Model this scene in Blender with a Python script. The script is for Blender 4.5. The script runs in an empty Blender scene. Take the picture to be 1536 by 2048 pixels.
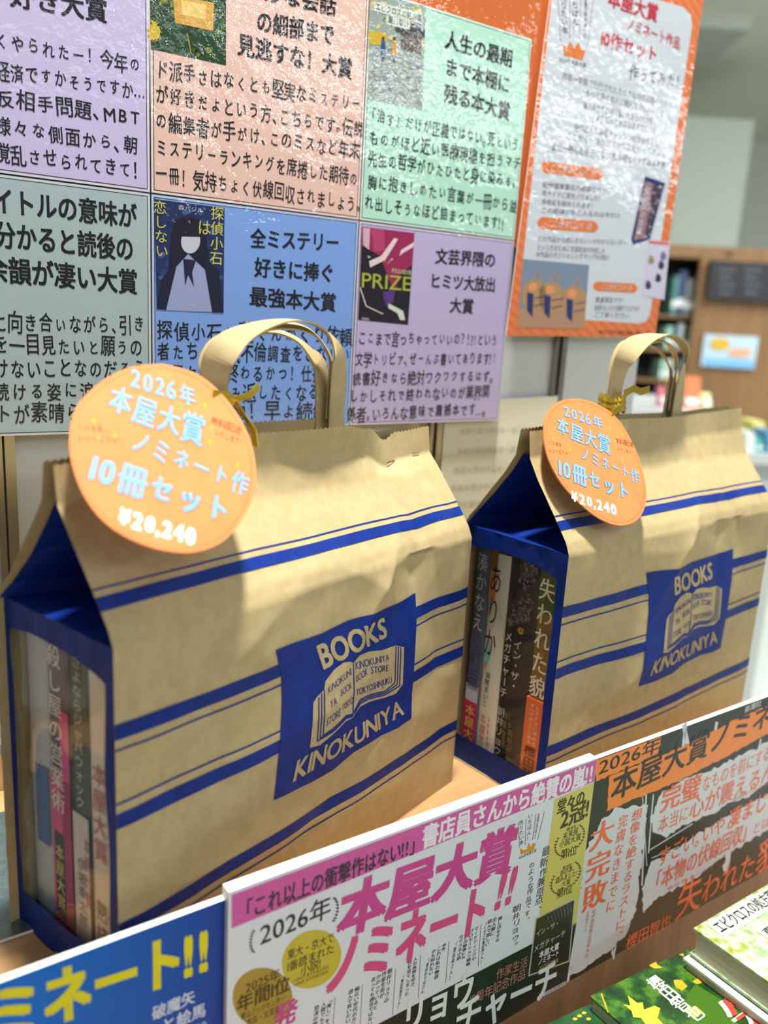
import bpy, math, random
from mathutils import Vector, Matrix, noise
from mathutils.geometry import delaunay_2d_cdt
random.seed(7)
SC = bpy.context.scene
COL = SC.collection
V = Vector

# ------------------------------------------------------------------ camera
FPX, PITCH, ROLL, CAMH = 1679.67, 0.2315, -0.0576, 0.3709
_f = V((0, math.cos(PITCH), -math.sin(PITCH))); _d0 = V((0, -math.sin(PITCH), -math.cos(PITCH))); _r0 = V((1, 0, 0))
CR = math.cos(ROLL) * _r0 + math.sin(ROLL) * _d0
CD = -math.sin(ROLL) * _r0 + math.cos(ROLL) * _d0
CF = _f
CO = V((0, 0, CAMH))
cam = bpy.data.cameras.new('camera')
cam.sensor_fit = 'HORIZONTAL'; cam.sensor_width = 24.0; cam.lens = FPX / 1536 * 24.0
cam.clip_start = 0.02; cam.clip_end = 60
cam.dof.use_dof = True; cam.dof.focus_distance = 0.585; cam.dof.aperture_fstop = 3.8
cob = bpy.data.objects.new('camera', cam); COL.objects.link(cob)
cob.matrix_world = Matrix(((CR.x, -CD.x, -CF.x, CO.x), (CR.y, -CD.y, -CF.y, CO.y), (CR.z, -CD.z, -CF.z, CO.z), (0, 0, 0, 1)))
SC.camera = cob

# ------------------------------------------------------------------ world, lights, exposure
SC.view_settings.view_transform = 'Standard'; SC.view_settings.look = 'None'
SC.view_settings.exposure = -0.22; SC.view_settings.gamma = 1.0; SC.view_settings.use_curve_mapping = False
w = bpy.data.worlds.new('shop_ambient'); SC.world = w; w.use_nodes = True
w.node_tree.nodes['Background'].inputs[0].default_value = (0.86, 0.95, 1.0, 1)
w.node_tree.nodes['Background'].inputs[1].default_value = 0.13
SD = V((math.cos(.6136), math.sin(.6136), 0)); SN = V((math.sin(.6136), -math.cos(.6136), 0)); UP = V((0, 0, 1))
def SP(s, n, z): return SD * s + SN * n + UP * z      # shelf frame: along, toward the viewer, up
def area(name, loc, target, sx, sy, power, col):
    l = bpy.data.lights.new(name, 'AREA'); l.shape = 'RECTANGLE'; l.size = sx; l.size_y = sy; l.energy = power; l.color = col
    o = bpy.data.objects.new(name, l); COL.objects.link(o); o.location = loc
    o.rotation_euler = (V(target) - V(loc)).to_track_quat('-Z', 'Y').to_euler()
    return o
area('ceiling_spotlight', SP(.30, -.36, 2.0), SP(.30, -.42, 0), .14, .14, 104, (1.0, .955, .87))
area('ceiling_light_row', SP(.9, 1.15, 1.72), SP(.5, .2, 0), 2.2, .14, 10, (.92, .97, 1.0))
area('ceiling_light_row_far', SP(.2, 2.4, 1.75), SP(.3, .5, 0), 3.0, .5, 17, (.9, .97, 1.0))
_o = area('ceiling_light_strip', SP(4.4, 3.2, 1.72), SP(4.4, 3.2, 0), 4.6, .42, 190, (.95, .98, 1.0)); _o.rotation_euler = (0, 0, .6136 + .16)
area('ceiling_light_aisle', (2.4, 2.6, 1.75), (2.4, 3.1, 0), 2.2, 1.0, 105, (.95, 1, 1.0))

# ------------------------------------------------------------------ geometry helpers
def ray(px, py): return CF * FPX + CR * (px - 768) + CD * (py - 1024)
class Plane:
    def __init__(s, P0, n, right, up): s.P0, s.n, s.r, s.u = V(P0), V(n).normalized(), V(right).normalized(), V(up).normalized()
    def hit(s, px, py):
        q = ray(px, py); return CO + q * ((s.P0 - CO).dot(s.n) / q.dot(s.n))
    def __call__(s, px, py, off=0.0): return s.hit(px, py) + s.n * off
def shelf_plane(n): return Plane(SN * n, SN, SD, UP)
def level(z): return Plane((0, 0, z), (0, 0, 1), SD, -SN)
def srgb(r, g, b):
    f = lambda c: (c / 255 / 12.92) if c / 255 <= .04045 else ((c / 255 + .055) / 1.055) ** 2.4
    return (f(r), f(g), f(b), 1)

def cdt(pts):
    k = 1000.0
    r = delaunay_2d_cdt([V((p[0] * k, p[1] * k)) for p in pts], [], [list(range(len(pts)))], 1, 1e-5)
    return [(p.x / k, p.y / k) for p in r[0]], r[1], [tuple(f) for f in r[2]]
class MB:
    def __init__(s): s.v, s.f, s.m, s.mats = [], [], [], []
    def slot(s, mat):
        if mat not in s.mats: s.mats.append(mat)
        return s.mats.index(mat)
    def add(s, verts, faces, mat):
        b = len(s.v); k = s.slot(mat)
        s.v += [V(p) for p in verts]
        for f in faces: s.f.append([i + b for i in f]); s.m.append(k)
    def poly(s, pts, mat): s.add(pts, [list(range(len(pts)))], mat)
    def ngon(s, pts, mat):
        pts = [V(p) for p in pts]; o = pts[0]
        nr = V((0, 0, 0))
        for a, b in zip(pts, pts[1:] + pts[:1]): nr += (a - o).cross(b - o)
        nr.normalize(); ax = max((p - o for p in pts), key=lambda q: q.length).normalized(); ay = nr.cross(ax)
        v2, _e, tri = cdt([((p - o).dot(ax), (p - o).dot(ay)) for p in pts])
        s.add([o + ax * p[0] + ay * p[1] for p in v2], tri, mat)
    def grid(s, fn, nu, nv, mat):
        P = [fn(i / nu, j / nv) for j in range(nv + 1) for i in range(nu + 1)]
        F = [[j * (nu + 1) + i, j * (nu + 1) + i + 1, (j + 1) * (nu + 1) + i + 1, (j + 1) * (nu + 1) + i] for j in range(nv) for i in range(nu)]
        s.add(P, F, mat)
    def slab(s, quad, thick, nrm, mat, edge=None):
        # quad: 4 points of the front face, the body goes thick behind it
        q = [V(p) for p in quad]; b = [p - nrm * thick for p in q]
        s.add(q, [[0, 1, 2, 3]], mat)
        s.add(q + b, [[7, 6, 5, 4], [0, 4, 5, 1], [1, 5, 6, 2], [2, 6, 7, 3], [3, 7, 4, 0]], edge or mat)
    def box(s, o, ax, ay, az, mat):
        o, ax, ay, az = V(o), V(ax), V(ay), V(az)
        P = [o, o + ax, o + ax + ay, o + ay]; P += [p + az for p in P]
        s.add(P, [[3, 2, 1, 0], [4, 5, 6, 7], [0, 1, 5, 4], [1, 2, 6, 5], [2, 3, 7, 6], [3, 0, 4, 7]], mat)
    def build(s, name, parent=None, origin=None, smooth=False):
        me = bpy.data.meshes.new(name)
        if origin is None:
            origin = V(parent.location) if parent and parent.type == 'EMPTY' else None
            if origin is None and parent: origin = V(parent['_o'])
            if origin is None:
                xs = [p.x for p in s.v]; ys = [p.y for p in s.v]; zs = [p.z for p in s.v]
                origin = V(((min(xs) + max(xs)) / 2, (min(ys) + max(ys)) / 2, min(zs)))
        origin = V(origin)
        me.from_pydata([tuple(p - origin) for p in s.v], [], s.f)
        for m in s.mats: me.materials.append(m)
        me.polygons.foreach_set('material_index', s.m)
        if smooth: me.polygons.foreach_set('use_smooth', [True] * len(s.f))
        me.update()
        o = bpy.data.objects.new(name, me); COL.objects.link(o)
        if parent:
            o.parent = parent
        else:
            o.location = origin
        o['_o'] = tuple(origin)
        return o
def tag(o, label, cat, group=None, kind=None):
    if label: o['label'] = label
    if cat: o['category'] = cat
    if group: o['group'] = group
    if kind: o['kind'] = kind
    return o
def thing(name, loc, label, cat, group=None):
    o = bpy.data.objects.new(name, None); COL.objects.link(o); o.location = loc; o.empty_display_size = .02
    return tag(o, label, cat, group)

def refine(P, F, mx):
    # split triangles until no edge in 2D is longer than mx
    P = [tuple(p) for p in P]; F = [tuple(f) for f in F]
    for _ in range(8):
        mid = {}; out = []; ch = False
        def m(a, b):
            k = (min(a, b), max(a, b))
            if math.hypot(P[a][0] - P[b][0], P[a][1] - P[b][1]) <= mx: return None
            if k not in mid: mid[k] = len(P); P.append(((P[a][0] + P[b][0]) / 2, (P[a][1] + P[b][1]) / 2))
            return mid[k]
        for (a, b, c) in F:
            x, y, z = m(a, b), m(b, c), m(c, a)
            n = sum(q is not None for q in (x, y, z))
            if n == 0: out.append((a, b, c)); continue
            ch = True
            if n == 3: out += [(a, x, z), (x, b, y), (z, y, c), (x, y, z)]
            elif n == 1:
                if x is not None: out += [(a, x, c), (x, b, c)]
                elif y is not None: out += [(a, b, y), (a, y, c)]
                else: out += [(a, b, z), (z, b, c)]
            else:
                if x is None: out += [(a, b, z), (b, y, z), (z, y, c)]
                elif y is None: out += [(a, x, z), (x, b, c), (x, c, z)]
                else: out += [(x, b, y), (a, x, y), (a, y, c)]
        F = out
        if not ch: break
    return P, F

# ------------------------------------------------------------------ lettering: glyph outlines as meshes
_fc = bpy.data.curves.new('glyph_source', 'FONT'); _fo = bpy.data.objects.new('glyph_source', _fc); COL.objects.link(_fo)
_fc.resolution_u = 3
_cache = {}
def raw_glyph(ch, wt):
    _fc.body = ch; _fc.offset = wt
    bpy.context.view_layer.update()
    dg = bpy.context.evaluated_depsgraph_get()
    me = bpy.data.meshes.new_from_object(_fo.evaluated_get(dg))
    me.calc_loop_triangles()
    P = [(v.co.x, v.co.y) for v in me.vertices]; F = [tuple(t.vertices) for t in me.loop_triangles]
    bpy.data.meshes.remove(me)
    return P, F
_P, _F = raw_glyph('国', 0)
_x0, _x1 = min(p[0] for p in _P), max(p[0] for p in _P); _y0, _y1 = min(p[1] for p in _P), max(p[1] for p in _P)
EM = (_y1 - _y0) / .88; EMY = _y0 - .06 * EM; EMX = (_x0 + _x1) / 2 - EM / 2
def glyph(ch, wt):
    k = (ch, wt)
    if k not in _cache:
        P, F = raw_glyph(ch, wt)
        full = ord(ch) > 0x2000
        if not P: _cache[k] = ([], [], .35 if not full else .5)
        else:
            if full and ord(ch) not in (0x2026,):
                P = [((x - EMX) / EM, (y - EMY) / EM) for x, y in P]; adv = 1.0
            else:
                a, b = min(p[0] for p in P), max(p[0] for p in P)
                P = [((x - a) / EM + .04, (y - EMY) / EM) for x, y in P]; adv = (b - a) / EM + .08
            _cache[k] = (P, F, adv)
    return _cache[k]
HALF = '。、'
KS = []      # which overlay of a bold stroke each point belongs to
def layout(body, wt, jit=0.0, shear=0.0):
    rnd = random.Random(hash(body) if False else sum(ord(c) * (i + 3) for i, c in enumerate(body)))
    P, F, x = [], [], 0.0; KS.clear()
    for ch in body:
        p, f, adv = glyph(ch, 0)
        if ch in HALF: adv = .6
        if ch == '!': adv = .36
        if jit:
            sc = 1 + rnd.uniform(-1, 1) * jit * 1.3; dy = rnd.uniform(-1, 1) * jit * .55; an = rnd.uniform(-1, 1) * jit * .6
            if 0x3040 <= ord(ch) <= 0x30ff: sc *= .86
            ca, sa = math.cos(an), math.sin(an)
            p = [((ca * (a - .5) - sa * (b - .5)) * sc * .96 + .5, (sa * (a - .5) + ca * (b - .5)) * sc + .5 + dy) for a, b in p]
        for kk, (sx, sy) in enumerate(((0, 0),) if wt < .004 else ((-1, -.7), (1, .7), (-1, .7), (1, -.7)) if wt > .012 else ((-1, -.7), (1, .7))):
            b0 = len(P); KS.extend([kk] * len(p)); P += [(a + x + shear * b + sx * wt, b + sy * wt) for a, b in p]; F += [tuple(i + b0 for i in t) for t in f]
        x += adv + (.10 if jit and ord(ch) < 0x100 else 0)
    return P, F, x
def text(mb, pl, body, BL, BR, h, mat, wt=0.0, jit=0.0, shear=0.0, off=.0003, mapf=None):
    """line of lettering on a flat sheet: BL/BR are where its box begins and ends, h its height (px at the left end)"""
    P, F, L = layout(body, wt, jit, shear)
    A = pl.hit(*BL); B = pl.hit(*BR)
    up = pl.u; 
    # metric height of h photo pixels measured along the sheet's own up direction
    z = (A - CO).dot(CF); d = up - CF * (up.dot(CF)); T = A + up * .01
    q = T - CO; y1 = 1024 + FPX * q.dot(CD) / q.dot(CF); x1 = 768 + FPX * q.dot(CR) / q.dot(CF)
    hm = h / (math.hypot(x1 - BL[0], y1 - BL[1]) / .01)
    e = (B - A) / L
    off *= .3
    mb.add([A + e * x + up * (y * hm) + pl.n * (off + k * 2e-5) for (x, y), k in zip(P, KS)], F, mat)
ROT = set('ー…〜（）「」()-')
def vtext(mb, pl, body, T, B, w, mat, wt=0.0, jit=0.0, off=.0003, up=None, right=None):
    """vertical lettering from T (top) to B (bottom); w = column width in px"""
    rnd = random.Random(len(body) * 7 + int(T[0])); off *= .3
    A = pl.hit(*T); E = pl.hit(*B); n = len(body); dn = (E - A) / n
    r = right or pl.r
    q = A + r * .01 - CO
    wm = w / (math.hypot(768 + FPX * q.dot(CR) / q.dot(CF) - T[0], 1024 + FPX * q.dot(CD) / q.dot(CF) - T[1]) / .01)
    for i, ch in enumerate(body):
        p, f, adv = glyph(ch, 0)
        if not p: continue
        if ch in ROT: p = [(b, 1 - a) if ch == 'ー' else (1 - (1 - b), 1 - a) for a, b in p]
        elif ch in HALF: p = [(a + .55, b + .55) for a, b in p]
        elif adv < .99: p = [(a + .5 - adv / 2, b) for a, b in p]
        if jit:
            dx, dy, sc = rnd.uniform(-1, 1) * jit, rnd.uniform(-1, 1) * jit, 1 + rnd.uniform(-1, 1) * jit
            p = [((a - .5) * sc + .5 + dx, (b - .5) * sc + .5 + dy) for a, b in p]
        for sx in ((0,) if wt < .004 else (-wt, wt)):
            mb.add([A + r * ((a - .5 + sx) * wm) + dn * (i + 1 - b * .96) + pl.n * (off + (2e-5 if sx > 0 else 0)) for a, b in p], f, mat)
def shape(mb, pl, px, mat, off=.0002):
    P = [pl(x, y, off * .3) for x, y in px]; mb.ngon(P, mat)
def line(mb, pl, a, b, wpx, mat, off=.0002):
    A, B = V(a), V(b); d = (B - A).normalized(); n = V((-d.y, d.x)) * (wpx / 2)
    shape(mb, pl, [tuple(A + n), tuple(B + n), tuple(B - n), tuple(A - n)], mat, off)
def ell(cx, cy, rx, ry, rot=0.0, n=40):
    c, s = math.cos(rot), math.sin(rot)
    return [(cx + c * rx * math.cos(t) - s * ry * math.sin(t), cy + s * rx * math.cos(t) + c * ry * math.sin(t)) for t in [2 * math.pi * i / n for i in range(n)]]
def jag(px, amp, step=8, seed=1):
    r = random.Random(seed); out = []
    for i in range(len(px)):
        a, b = px[i], px[(i + 1) % len(px)]; L = math.hypot(b[0] - a[0], b[1] - a[1]); n = max(1, int(L / step))
        for k in range(n):
            t = k / n; out.append((a[0] + (b[0] - a[0]) * t + r.uniform(-amp, amp), a[1] + (b[1] - a[1]) * t + r.uniform(-amp, amp)))
    return out
def lerp2(a, b, t): return (a[0] + (b[0] - a[0]) * t, a[1] + (b[1] - a[1]) * t)
def inq(q, u, v):
    """point at (u, v) of a quad TL TR BR BL"""
    return lerp2(lerp2(q[0], q[1], u), lerp2(q[3], q[2], u), v)

# ------------------------------------------------------------------ materials
_mats = {}
def principled(name):
    m = bpy.data.materials.new(name); m.use_nodes = True
    return m, m.node_tree.nodes, m.node_tree.links, m.node_tree.nodes['Principled BSDF']
def plain(name, rgb, rough=.55, metal=0.0, spec=.5):
    if name in _mats: return _mats[name]
    m, N, L, b = principled(name)
    b.inputs['Base Color'].default_value = srgb(*rgb); b.inputs['Roughness'].default_value = rough
    b.inputs['Metallic'].default_value = metal; b.inputs['Specular IOR Level'].default_value = spec
    _mats[name] = m; return m
def ink(rgb, rough=.45):
    return plain('ink_%d_%d_%d' % rgb, rgb, rough, 0.0, .3)
def lam(rgb, bump=.35):
    """print under a wavy glossy laminate film"""
    k = 'laminate_%d_%d_%d' % rgb
    if k in _mats: return _mats[k]
    m, N, L, b = principled(k)
    b.inputs['Base Color'].default_value = srgb(*[c * .94 for c in rgb]); b.inputs['Roughness'].default_value = .6
    b.inputs['Specular IOR Level'].default_value = .2
    b.inputs['Coat Weight'].default_value = 1.0; b.inputs['Coat Roughness'].default_value = .03
    tc = N.new('ShaderNodeTexCoord'); geo = N.new('ShaderNodeNewGeometry')
    n1 = N.new('ShaderNodeTexNoise'); n1.inputs['Scale'].default_value = 130; n1.inputs['Detail'].default_value = 3
    n2 = N.new('ShaderNodeTexNoise'); n2.inputs['Scale'].default_value = 16; n2.inputs['Detail'].default_value = 1
    mx = N.new('ShaderNodeMath'); mx.operation = 'MULTIPLY_ADD'; mx.inputs[1].default_value = 5.0
    L.new(geo.outputs['Position'], n1.inputs['Vector']); L.new(geo.outputs['Position'], n2.inputs['Vector'])
    L.new(n2.outputs['Fac'], mx.inputs[0]); L.new(n1.outputs['Fac'], mx.inputs[2])
    bp = N.new('ShaderNodeBump'); bp.inputs['Strength'].default_value = bump; bp.inputs['Distance'].default_value = .002
    L.new(mx.outputs[0], bp.inputs['Height']); L.new(bp.outputs['Normal'], b.inputs['Coat Normal'])
    _mats[k] = m; return m
def noisy(name, stops, scale=(6, 6, 6), detail=5, rough=.6, bump=0.0, coat=0.0, dist=0.0, bscale=None):
    m, N, L, b = principled(name)
    geo = N.new('ShaderNodeNewGeometry'); mp = N.new('ShaderNodeMapping'); mp.inputs['Scale'].default_value = scale
    L.new(geo.outputs['Position'], mp.inputs['Vector'])
    n = N.new('ShaderNodeTexNoise'); n.inputs['Scale'].default_value = 1; n.inputs['Detail'].default_value = detail; n.inputs['Distortion'].default_value = dist
    n.inputs['Roughness'].default_value = .6
    L.new(mp.outputs[0], n.inputs['Vector'])
    r = N.new('ShaderNodeValToRGB'); L.new(n.outputs['Fac'], r.inputs[0])
    while len(r.color_ramp.elements) > 1: r.color_ramp.elements.remove(r.color_ramp.elements[0])
    r.color_ramp.elements[0].position = stops[0][0]; r.color_ramp.elements[0].color = srgb(*stops[0][1])
    for p, c in stops[1:]:
        e = r.color_ramp.elements.new(p); e.color = srgb(*c)
    L.new(r.outputs[0], b.inputs['Base Color']); b.inputs['Roughness'].default_value = rough
    b.inputs['Coat Weight'].default_value = coat; b.inputs['Coat Roughness'].default_value = .1
    if bump:
        bp = N.new('ShaderNodeBump'); bp.inputs['Strength'].default_value = bump; bp.inputs['Distance'].default_value = .001
        L.new(n.outputs['Fac'], bp.inputs['Height']); L.new(bp.outputs['Normal'], b.inputs['Normal'])
    return m, N, L, b, mp
def wood(name, c1, c2, c3, ang=.6136, rough=.5, sc=(3, 70, 70)):
    m, N, L, b, mp = noisy(name, [(.3, c1), (.5, c2), (.7, c3)], sc, 4, rough, .12, .15, .6)
    mp.vector_type = 'TEXTURE' ; mp.inputs['Rotation'].default_value = (0, 0, ang); mp.inputs['Scale'].default_value = tuple(1 / q for q in sc)
    return m
M_oak = wood('oak_laminate', (166, 126, 84), (184, 144, 98), (196, 160, 114))
M_riser = wood('brown_wood', (104, 78, 56), (132, 100, 72), (150, 118, 88), sc=(40, 40, 3))
M_farwood = wood('far_wood', (116, 84, 50), (128, 94, 58), (138, 103, 65), ang=0, sc=(12, 12, 1.5))
M_kraft, *_x = noisy('kraft_paper', [(.25, (172, 153, 110)), (.5, (180, 161, 118)), (.75, (188, 169, 126))], (120, 120, 120), 8, .72, .06)
M_kraft.node_tree.nodes['Principled BSDF'].inputs['Specular IOR Level'].default_value = .25
M_navy, *_x = noisy('navy_print', [(.3, (0, 34, 112)), (.7, (2, 44, 134))], (90, 90, 90), 4, .55, .05)
M_navy.node_tree.nodes['Principled BSDF'].inputs['Specular IOR Level'].default_value = .2
M_white_board = plain('white_panel', (206, 210, 208), .4)
M_chrome = plain('brushed_steel', (176, 172, 160), .28, 1.0)
M_gold = plain('gold_foil', (226, 190, 62), .25, .75)
M_black = plain('black_ink', (20, 20, 24), .4)
M_foam = plain('white_foam_board', (245, 248, 250), .6)
M_page = noisy('page_block', [(.3, (196, 186, 160)), (.7, (224, 216, 194))], (30, 30, 900), 2, .8)[0]
def film_mat(name, fac, tint, rough=.05):
    m = bpy.data.materials.new(name); m.use_nodes = True; N = m.node_tree.nodes; L = m.node_tree.links
    for n in list(N):
        if n.type != 'OUTPUT_MATERIAL': N.remove(n)
    o = [n for n in N if n.type == 'OUTPUT_MATERIAL'][0]
    t = N.new('ShaderNodeBsdfTransparent'); t.inputs[0].default_value = tint
    g = N.new('ShaderNodeBsdfGlossy'); g.inputs['Roughness'].default_value = rough
    fr = N.new('ShaderNodeLayerWeight'); fr.inputs[0].default_value = .22
    ns = N.new('ShaderNodeTexNoise'); ns.inputs['Scale'].default_value = 28; ns.inputs['Detail'].default_value = 1
    geo = N.new('ShaderNodeNewGeometry'); L.new(geo.outputs['Position'], ns.inputs['Vector'])
    bp = N.new('ShaderNodeBump'); bp.inputs['Strength'].default_value = .5; bp.inputs['Distance'].default_value = .004
    L.new(ns.outputs['Fac'], bp.inputs['Height']); L.new(bp.outputs[0], g.inputs['Normal'])
    ad = N.new('ShaderNodeMath'); ad.operation = 'ADD'; ad.inputs[1].default_value = fac; ad.operation = 'MULTIPLY_ADD'; ad.inputs[1].default_value = .22; ad.inputs[2].default_value = fac; L.new(fr.outputs['Facing'], ad.inputs[0])
    mx = N.new('ShaderNodeMixShader'); L.new(ad.outputs[0], mx.inputs[0]); L.new(t.outputs[0], mx.inputs[1]); L.new(g.outputs[0], mx.inputs[2])
    L.new(mx.outputs[0], o.inputs[0]); return m
M_film = film_mat('clear_window_film', .03, (.96, .97, .97, 1))

# ------------------------------------------------------------------ the shop around: floor, walls, ceiling
FLZ = -.85
mb = MB(); mb.box((-4, -2.5, FLZ - .05), (12, 0, 0), (0, 12, 0), (0, 0, .05), plain('pale_floor', (222, 228, 222), .35))
tag(mb.build('floor'), 'pale polished shop floor', 'floor', kind='structure')
mb = MB(); mb.box((-4, 1.6, 1.9), (12, 0, 0), (0, 7.9, 0), (0, 0, .05), plain('ceiling_paint', (206, 206, 190), .8))
tag(mb.build('ceiling'), 'grey green shop ceiling', 'ceiling', kind='structure')
mb = MB(); mb.box((-4, 7.4, FLZ), (12, 0, 0), (0, .1, 0), (0, 0, 2.75), plain('wall_paint', (196, 200, 190), .8))
tag(mb.build('wall_back'), 'pale back wall of the shop', 'wall', kind='structure')
def far(Y): return Plane((0, Y, 0), (0, -1, 0), (1, 0, 0), (0, 0, 1))
def pbox(mb, x0, y0, x1, y1, Y, depth, mat):
    """box whose front face stands at distance Y and spans from corner (x0,y0) to corner (x1,y1)"""
    a, b = far(Y).hit(x0, y0), far(Y).hit(x1, y1)
    mb.box((min(a.x, b.x), Y, min(a.z, b.z)), (abs(a.x - b.x), 0, 0), (0, depth, 0), (0, 0, abs(a.z - b.z)), mat)
    return a, b
mb = MB(); pbox(mb, 1368, 232, 1472, 500, 5.2, .6, plain('column_paint', (176, 184, 174), .8))
tag(mb.build('wall_column'), 'grey green box column hanging behind the bookcase', 'wall', kind='structure')
mb = MB(); pbox(mb, 1300, -40, 1502, 60, 4.6, .5, plain('beam_paint', (170, 176, 166), .8))
tag(mb.build('trim_1'), 'grey ceiling beam at the top right', 'trim', kind='structure')

# far bookcase with an end panel
YB = 3.6
pl = far(YB); a = pl.hit(1322, 492); b_ = pl.hit(1404, 900)
X0, X1, ZT = a.x - .35, b_.x, a.z
t = thing('bookcase', ((X0 + X1) / 2, YB, FLZ), 'brown wooden bookcase in the background, blurred, filled with books', 'bookcase')
mb = MB(); mb.box((X0, YB + .15, FLZ), (X1 - X0, 0, 0), (0, .02, 0), (0, 0, ZT - FLZ), plain('dark_shelf_back', (38, 42, 40), .8)); mb.build('back_panel', t)
mb = MB(); mb.box((X0, YB, ZT - .04), (X1 - X0 + .25, 0, 0), (0, .34, 0), (0, 0, .05), M_farwood); mb.build('top_board', t)
shz = [pl.hit(1370, y).z for y in (632, 700, 762, 830, 900)]
for z in shz:
    mb = MB(); mb.box((X0, YB, z - .012), (X1 - X0, 0, 0), (0, .15, 0), (0, 0, .012), M_farwood); mb.build('shelf', t)
mb = MB(); mb.box((X1, YB - .01, FLZ), (.03, 0, 0), (0, .35, 0), (0, 0, ZT - FLZ), M_farwood); mb.build('side_panel', t)
names = [('white', (206, 212, 210)), ('teal', (84, 140, 134)), ('pale blue', (150, 180, 204)), ('cream', (216, 206, 176)), ('dark green', (52, 84, 70)), ('grey', (140, 146, 148)), ('navy', (60, 74, 110)), ('mint', (150, 196, 180))]
rows = ['top', 'second', 'third', 'fourth', 'lowest']
rb = random.Random(4)
for k, z in enumerate(shz):
    x = pl.hit(1332 - 6 * k * .5, 700).x; order = names[:]; rb.shuffle(order)
    top = shz[k - 1] - .012 if k else ZT - .05
    for nm, c in order:
        wd = rb.uniform(.018, .03)
        if x + wd > X1 - .004: break
        hgt = (top - z) * rb.uniform(.62, .86)
        mb = MB(); mb.box((x, YB + .006, z), (wd, 0, 0), (0, .13, 0), (0, 0, hgt), plain('far_book_' + nm.replace(' ', '_'), c, .6))
        mb.box((x + .001, YB + .0055, z + hgt * .2), (wd - .002, 0, 0), (0, .001, 0), (0, 0, hgt * .18), M_foam)
        tag(mb.build('far_book'), 'blurred %s book on the %s visible shelf of the far bookcase' % (nm, rows[k]), 'book', 'books on the far bookcase')
        x += wd + .002
# wooden end panel with black notice and colourful poster
YE = 3.552
mb = MB(); a, b_ = pbox(mb, 1404, 512, 1530, 1000, YE, .03, M_farwood)
mb.box((a.x, YE, FLZ), (b_.x - a.x, 0, 0), (0, .03, 0), (0, 0, b_.z - FLZ), M_farwood)
tag(mb.build('end_panel'), 'plain brown wooden end panel at the right, carrying a black notice', 'panel')
mb = MB(); pbox(mb, 1424, 520, 1560, 606, YE - .03, .025, plain('notice_black', (34, 34, 38), .5))
for i in range(2):
    for j in range(4):
        pbox(mb, 1438 + i * 52, 538 + j * 15, 1470 + i * 52 - (j % 2) * 8, 543 + j * 15, YE - .031, .001, plain('notice_grey', (96, 98, 104), .6))
tag(mb.build('notice_board'), 'black notice board with grey columns of writing on the far wooden panel', 'sign')
mb = MB(); pbox(mb, 1410, 668, 1508, 738, YE - .012, .011, plain('poster_sky', (176, 198, 210), .4))
pbox(mb, 1410, 716, 1508, 738, YE - .014, .002, plain('poster_blue', (120, 174, 214), .4))
P = far(YE - .015)
shape(mb, P, ell(1440, 688, 20, 12), plain('poster_yellow', (206, 164, 50), .4)); shape(mb, P, ell(1480, 705, 24, 9), plain('poster_peach', (220, 160, 130), .4))
tag(mb.build('small_poster'), 'small pale blue poster with a yellow blot on the far wooden panel', 'poster')
# low display table with bright books
YT = 2.6
a, b_ = far(YT).hit(1300, 818), far(YT).hit(1430, 818)
t = thing('display_table', (a.x + .15, YT + .3, FLZ), 'white display table with bright books behind the right bag', 'table')
mb = MB(); mb.box((a.x - .3, YT, a.z - .03), (b_.x - a.x + .3, 0, 0), (0, .6, 0), (0, 0, .03), M_white_board); mb.build('tabletop', t)
for sx in (a.x - .28, b_.x - .06):
    for sy in (YT + .02, YT + .54):
        mb = MB(); mb.box((sx, sy, FLZ), (.04, 0, 0), (0, .04, 0), (0, 0, a.z - .03 - FLZ), M_white_board); mb.build('leg', t)
tz = a.z
for (x0, x1, hh, c, nm) in [(1336, 1368, 62, (226, 196, 60), 'yellow'), (1368, 1408, 62, (232, 132, 84), 'orange'), (1404, 1428, 30, (210, 216, 150), 'pale green'), (1318, 1336, 44, (216, 110, 130), 'pink')]:
    pa, pb = far(YT + .1).hit(x0, 818), far(YT + .1).hit(x1, 818 - hh)
    mb = MB(); c0 = plain('table_book_' + nm.replace(' ', '_'), c, .5)
    mb.box((pa.x, YT + .1, tz), (pb.x - pa.x, 0, 0), (0, .03, 0), (0, .03, max(.03, pb.z - tz)), c0)
    mb.box((pa.x + .004, YT + .0995, tz + .012), (pb.x - pa.x - .008, 0, 0), (0, .001, 0), (0, .01, .02), M_foam)
    tag(mb.build('display_book'), 'blurred %s book standing on the far white display table' % nm, 'book', 'books on the display table')
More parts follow.
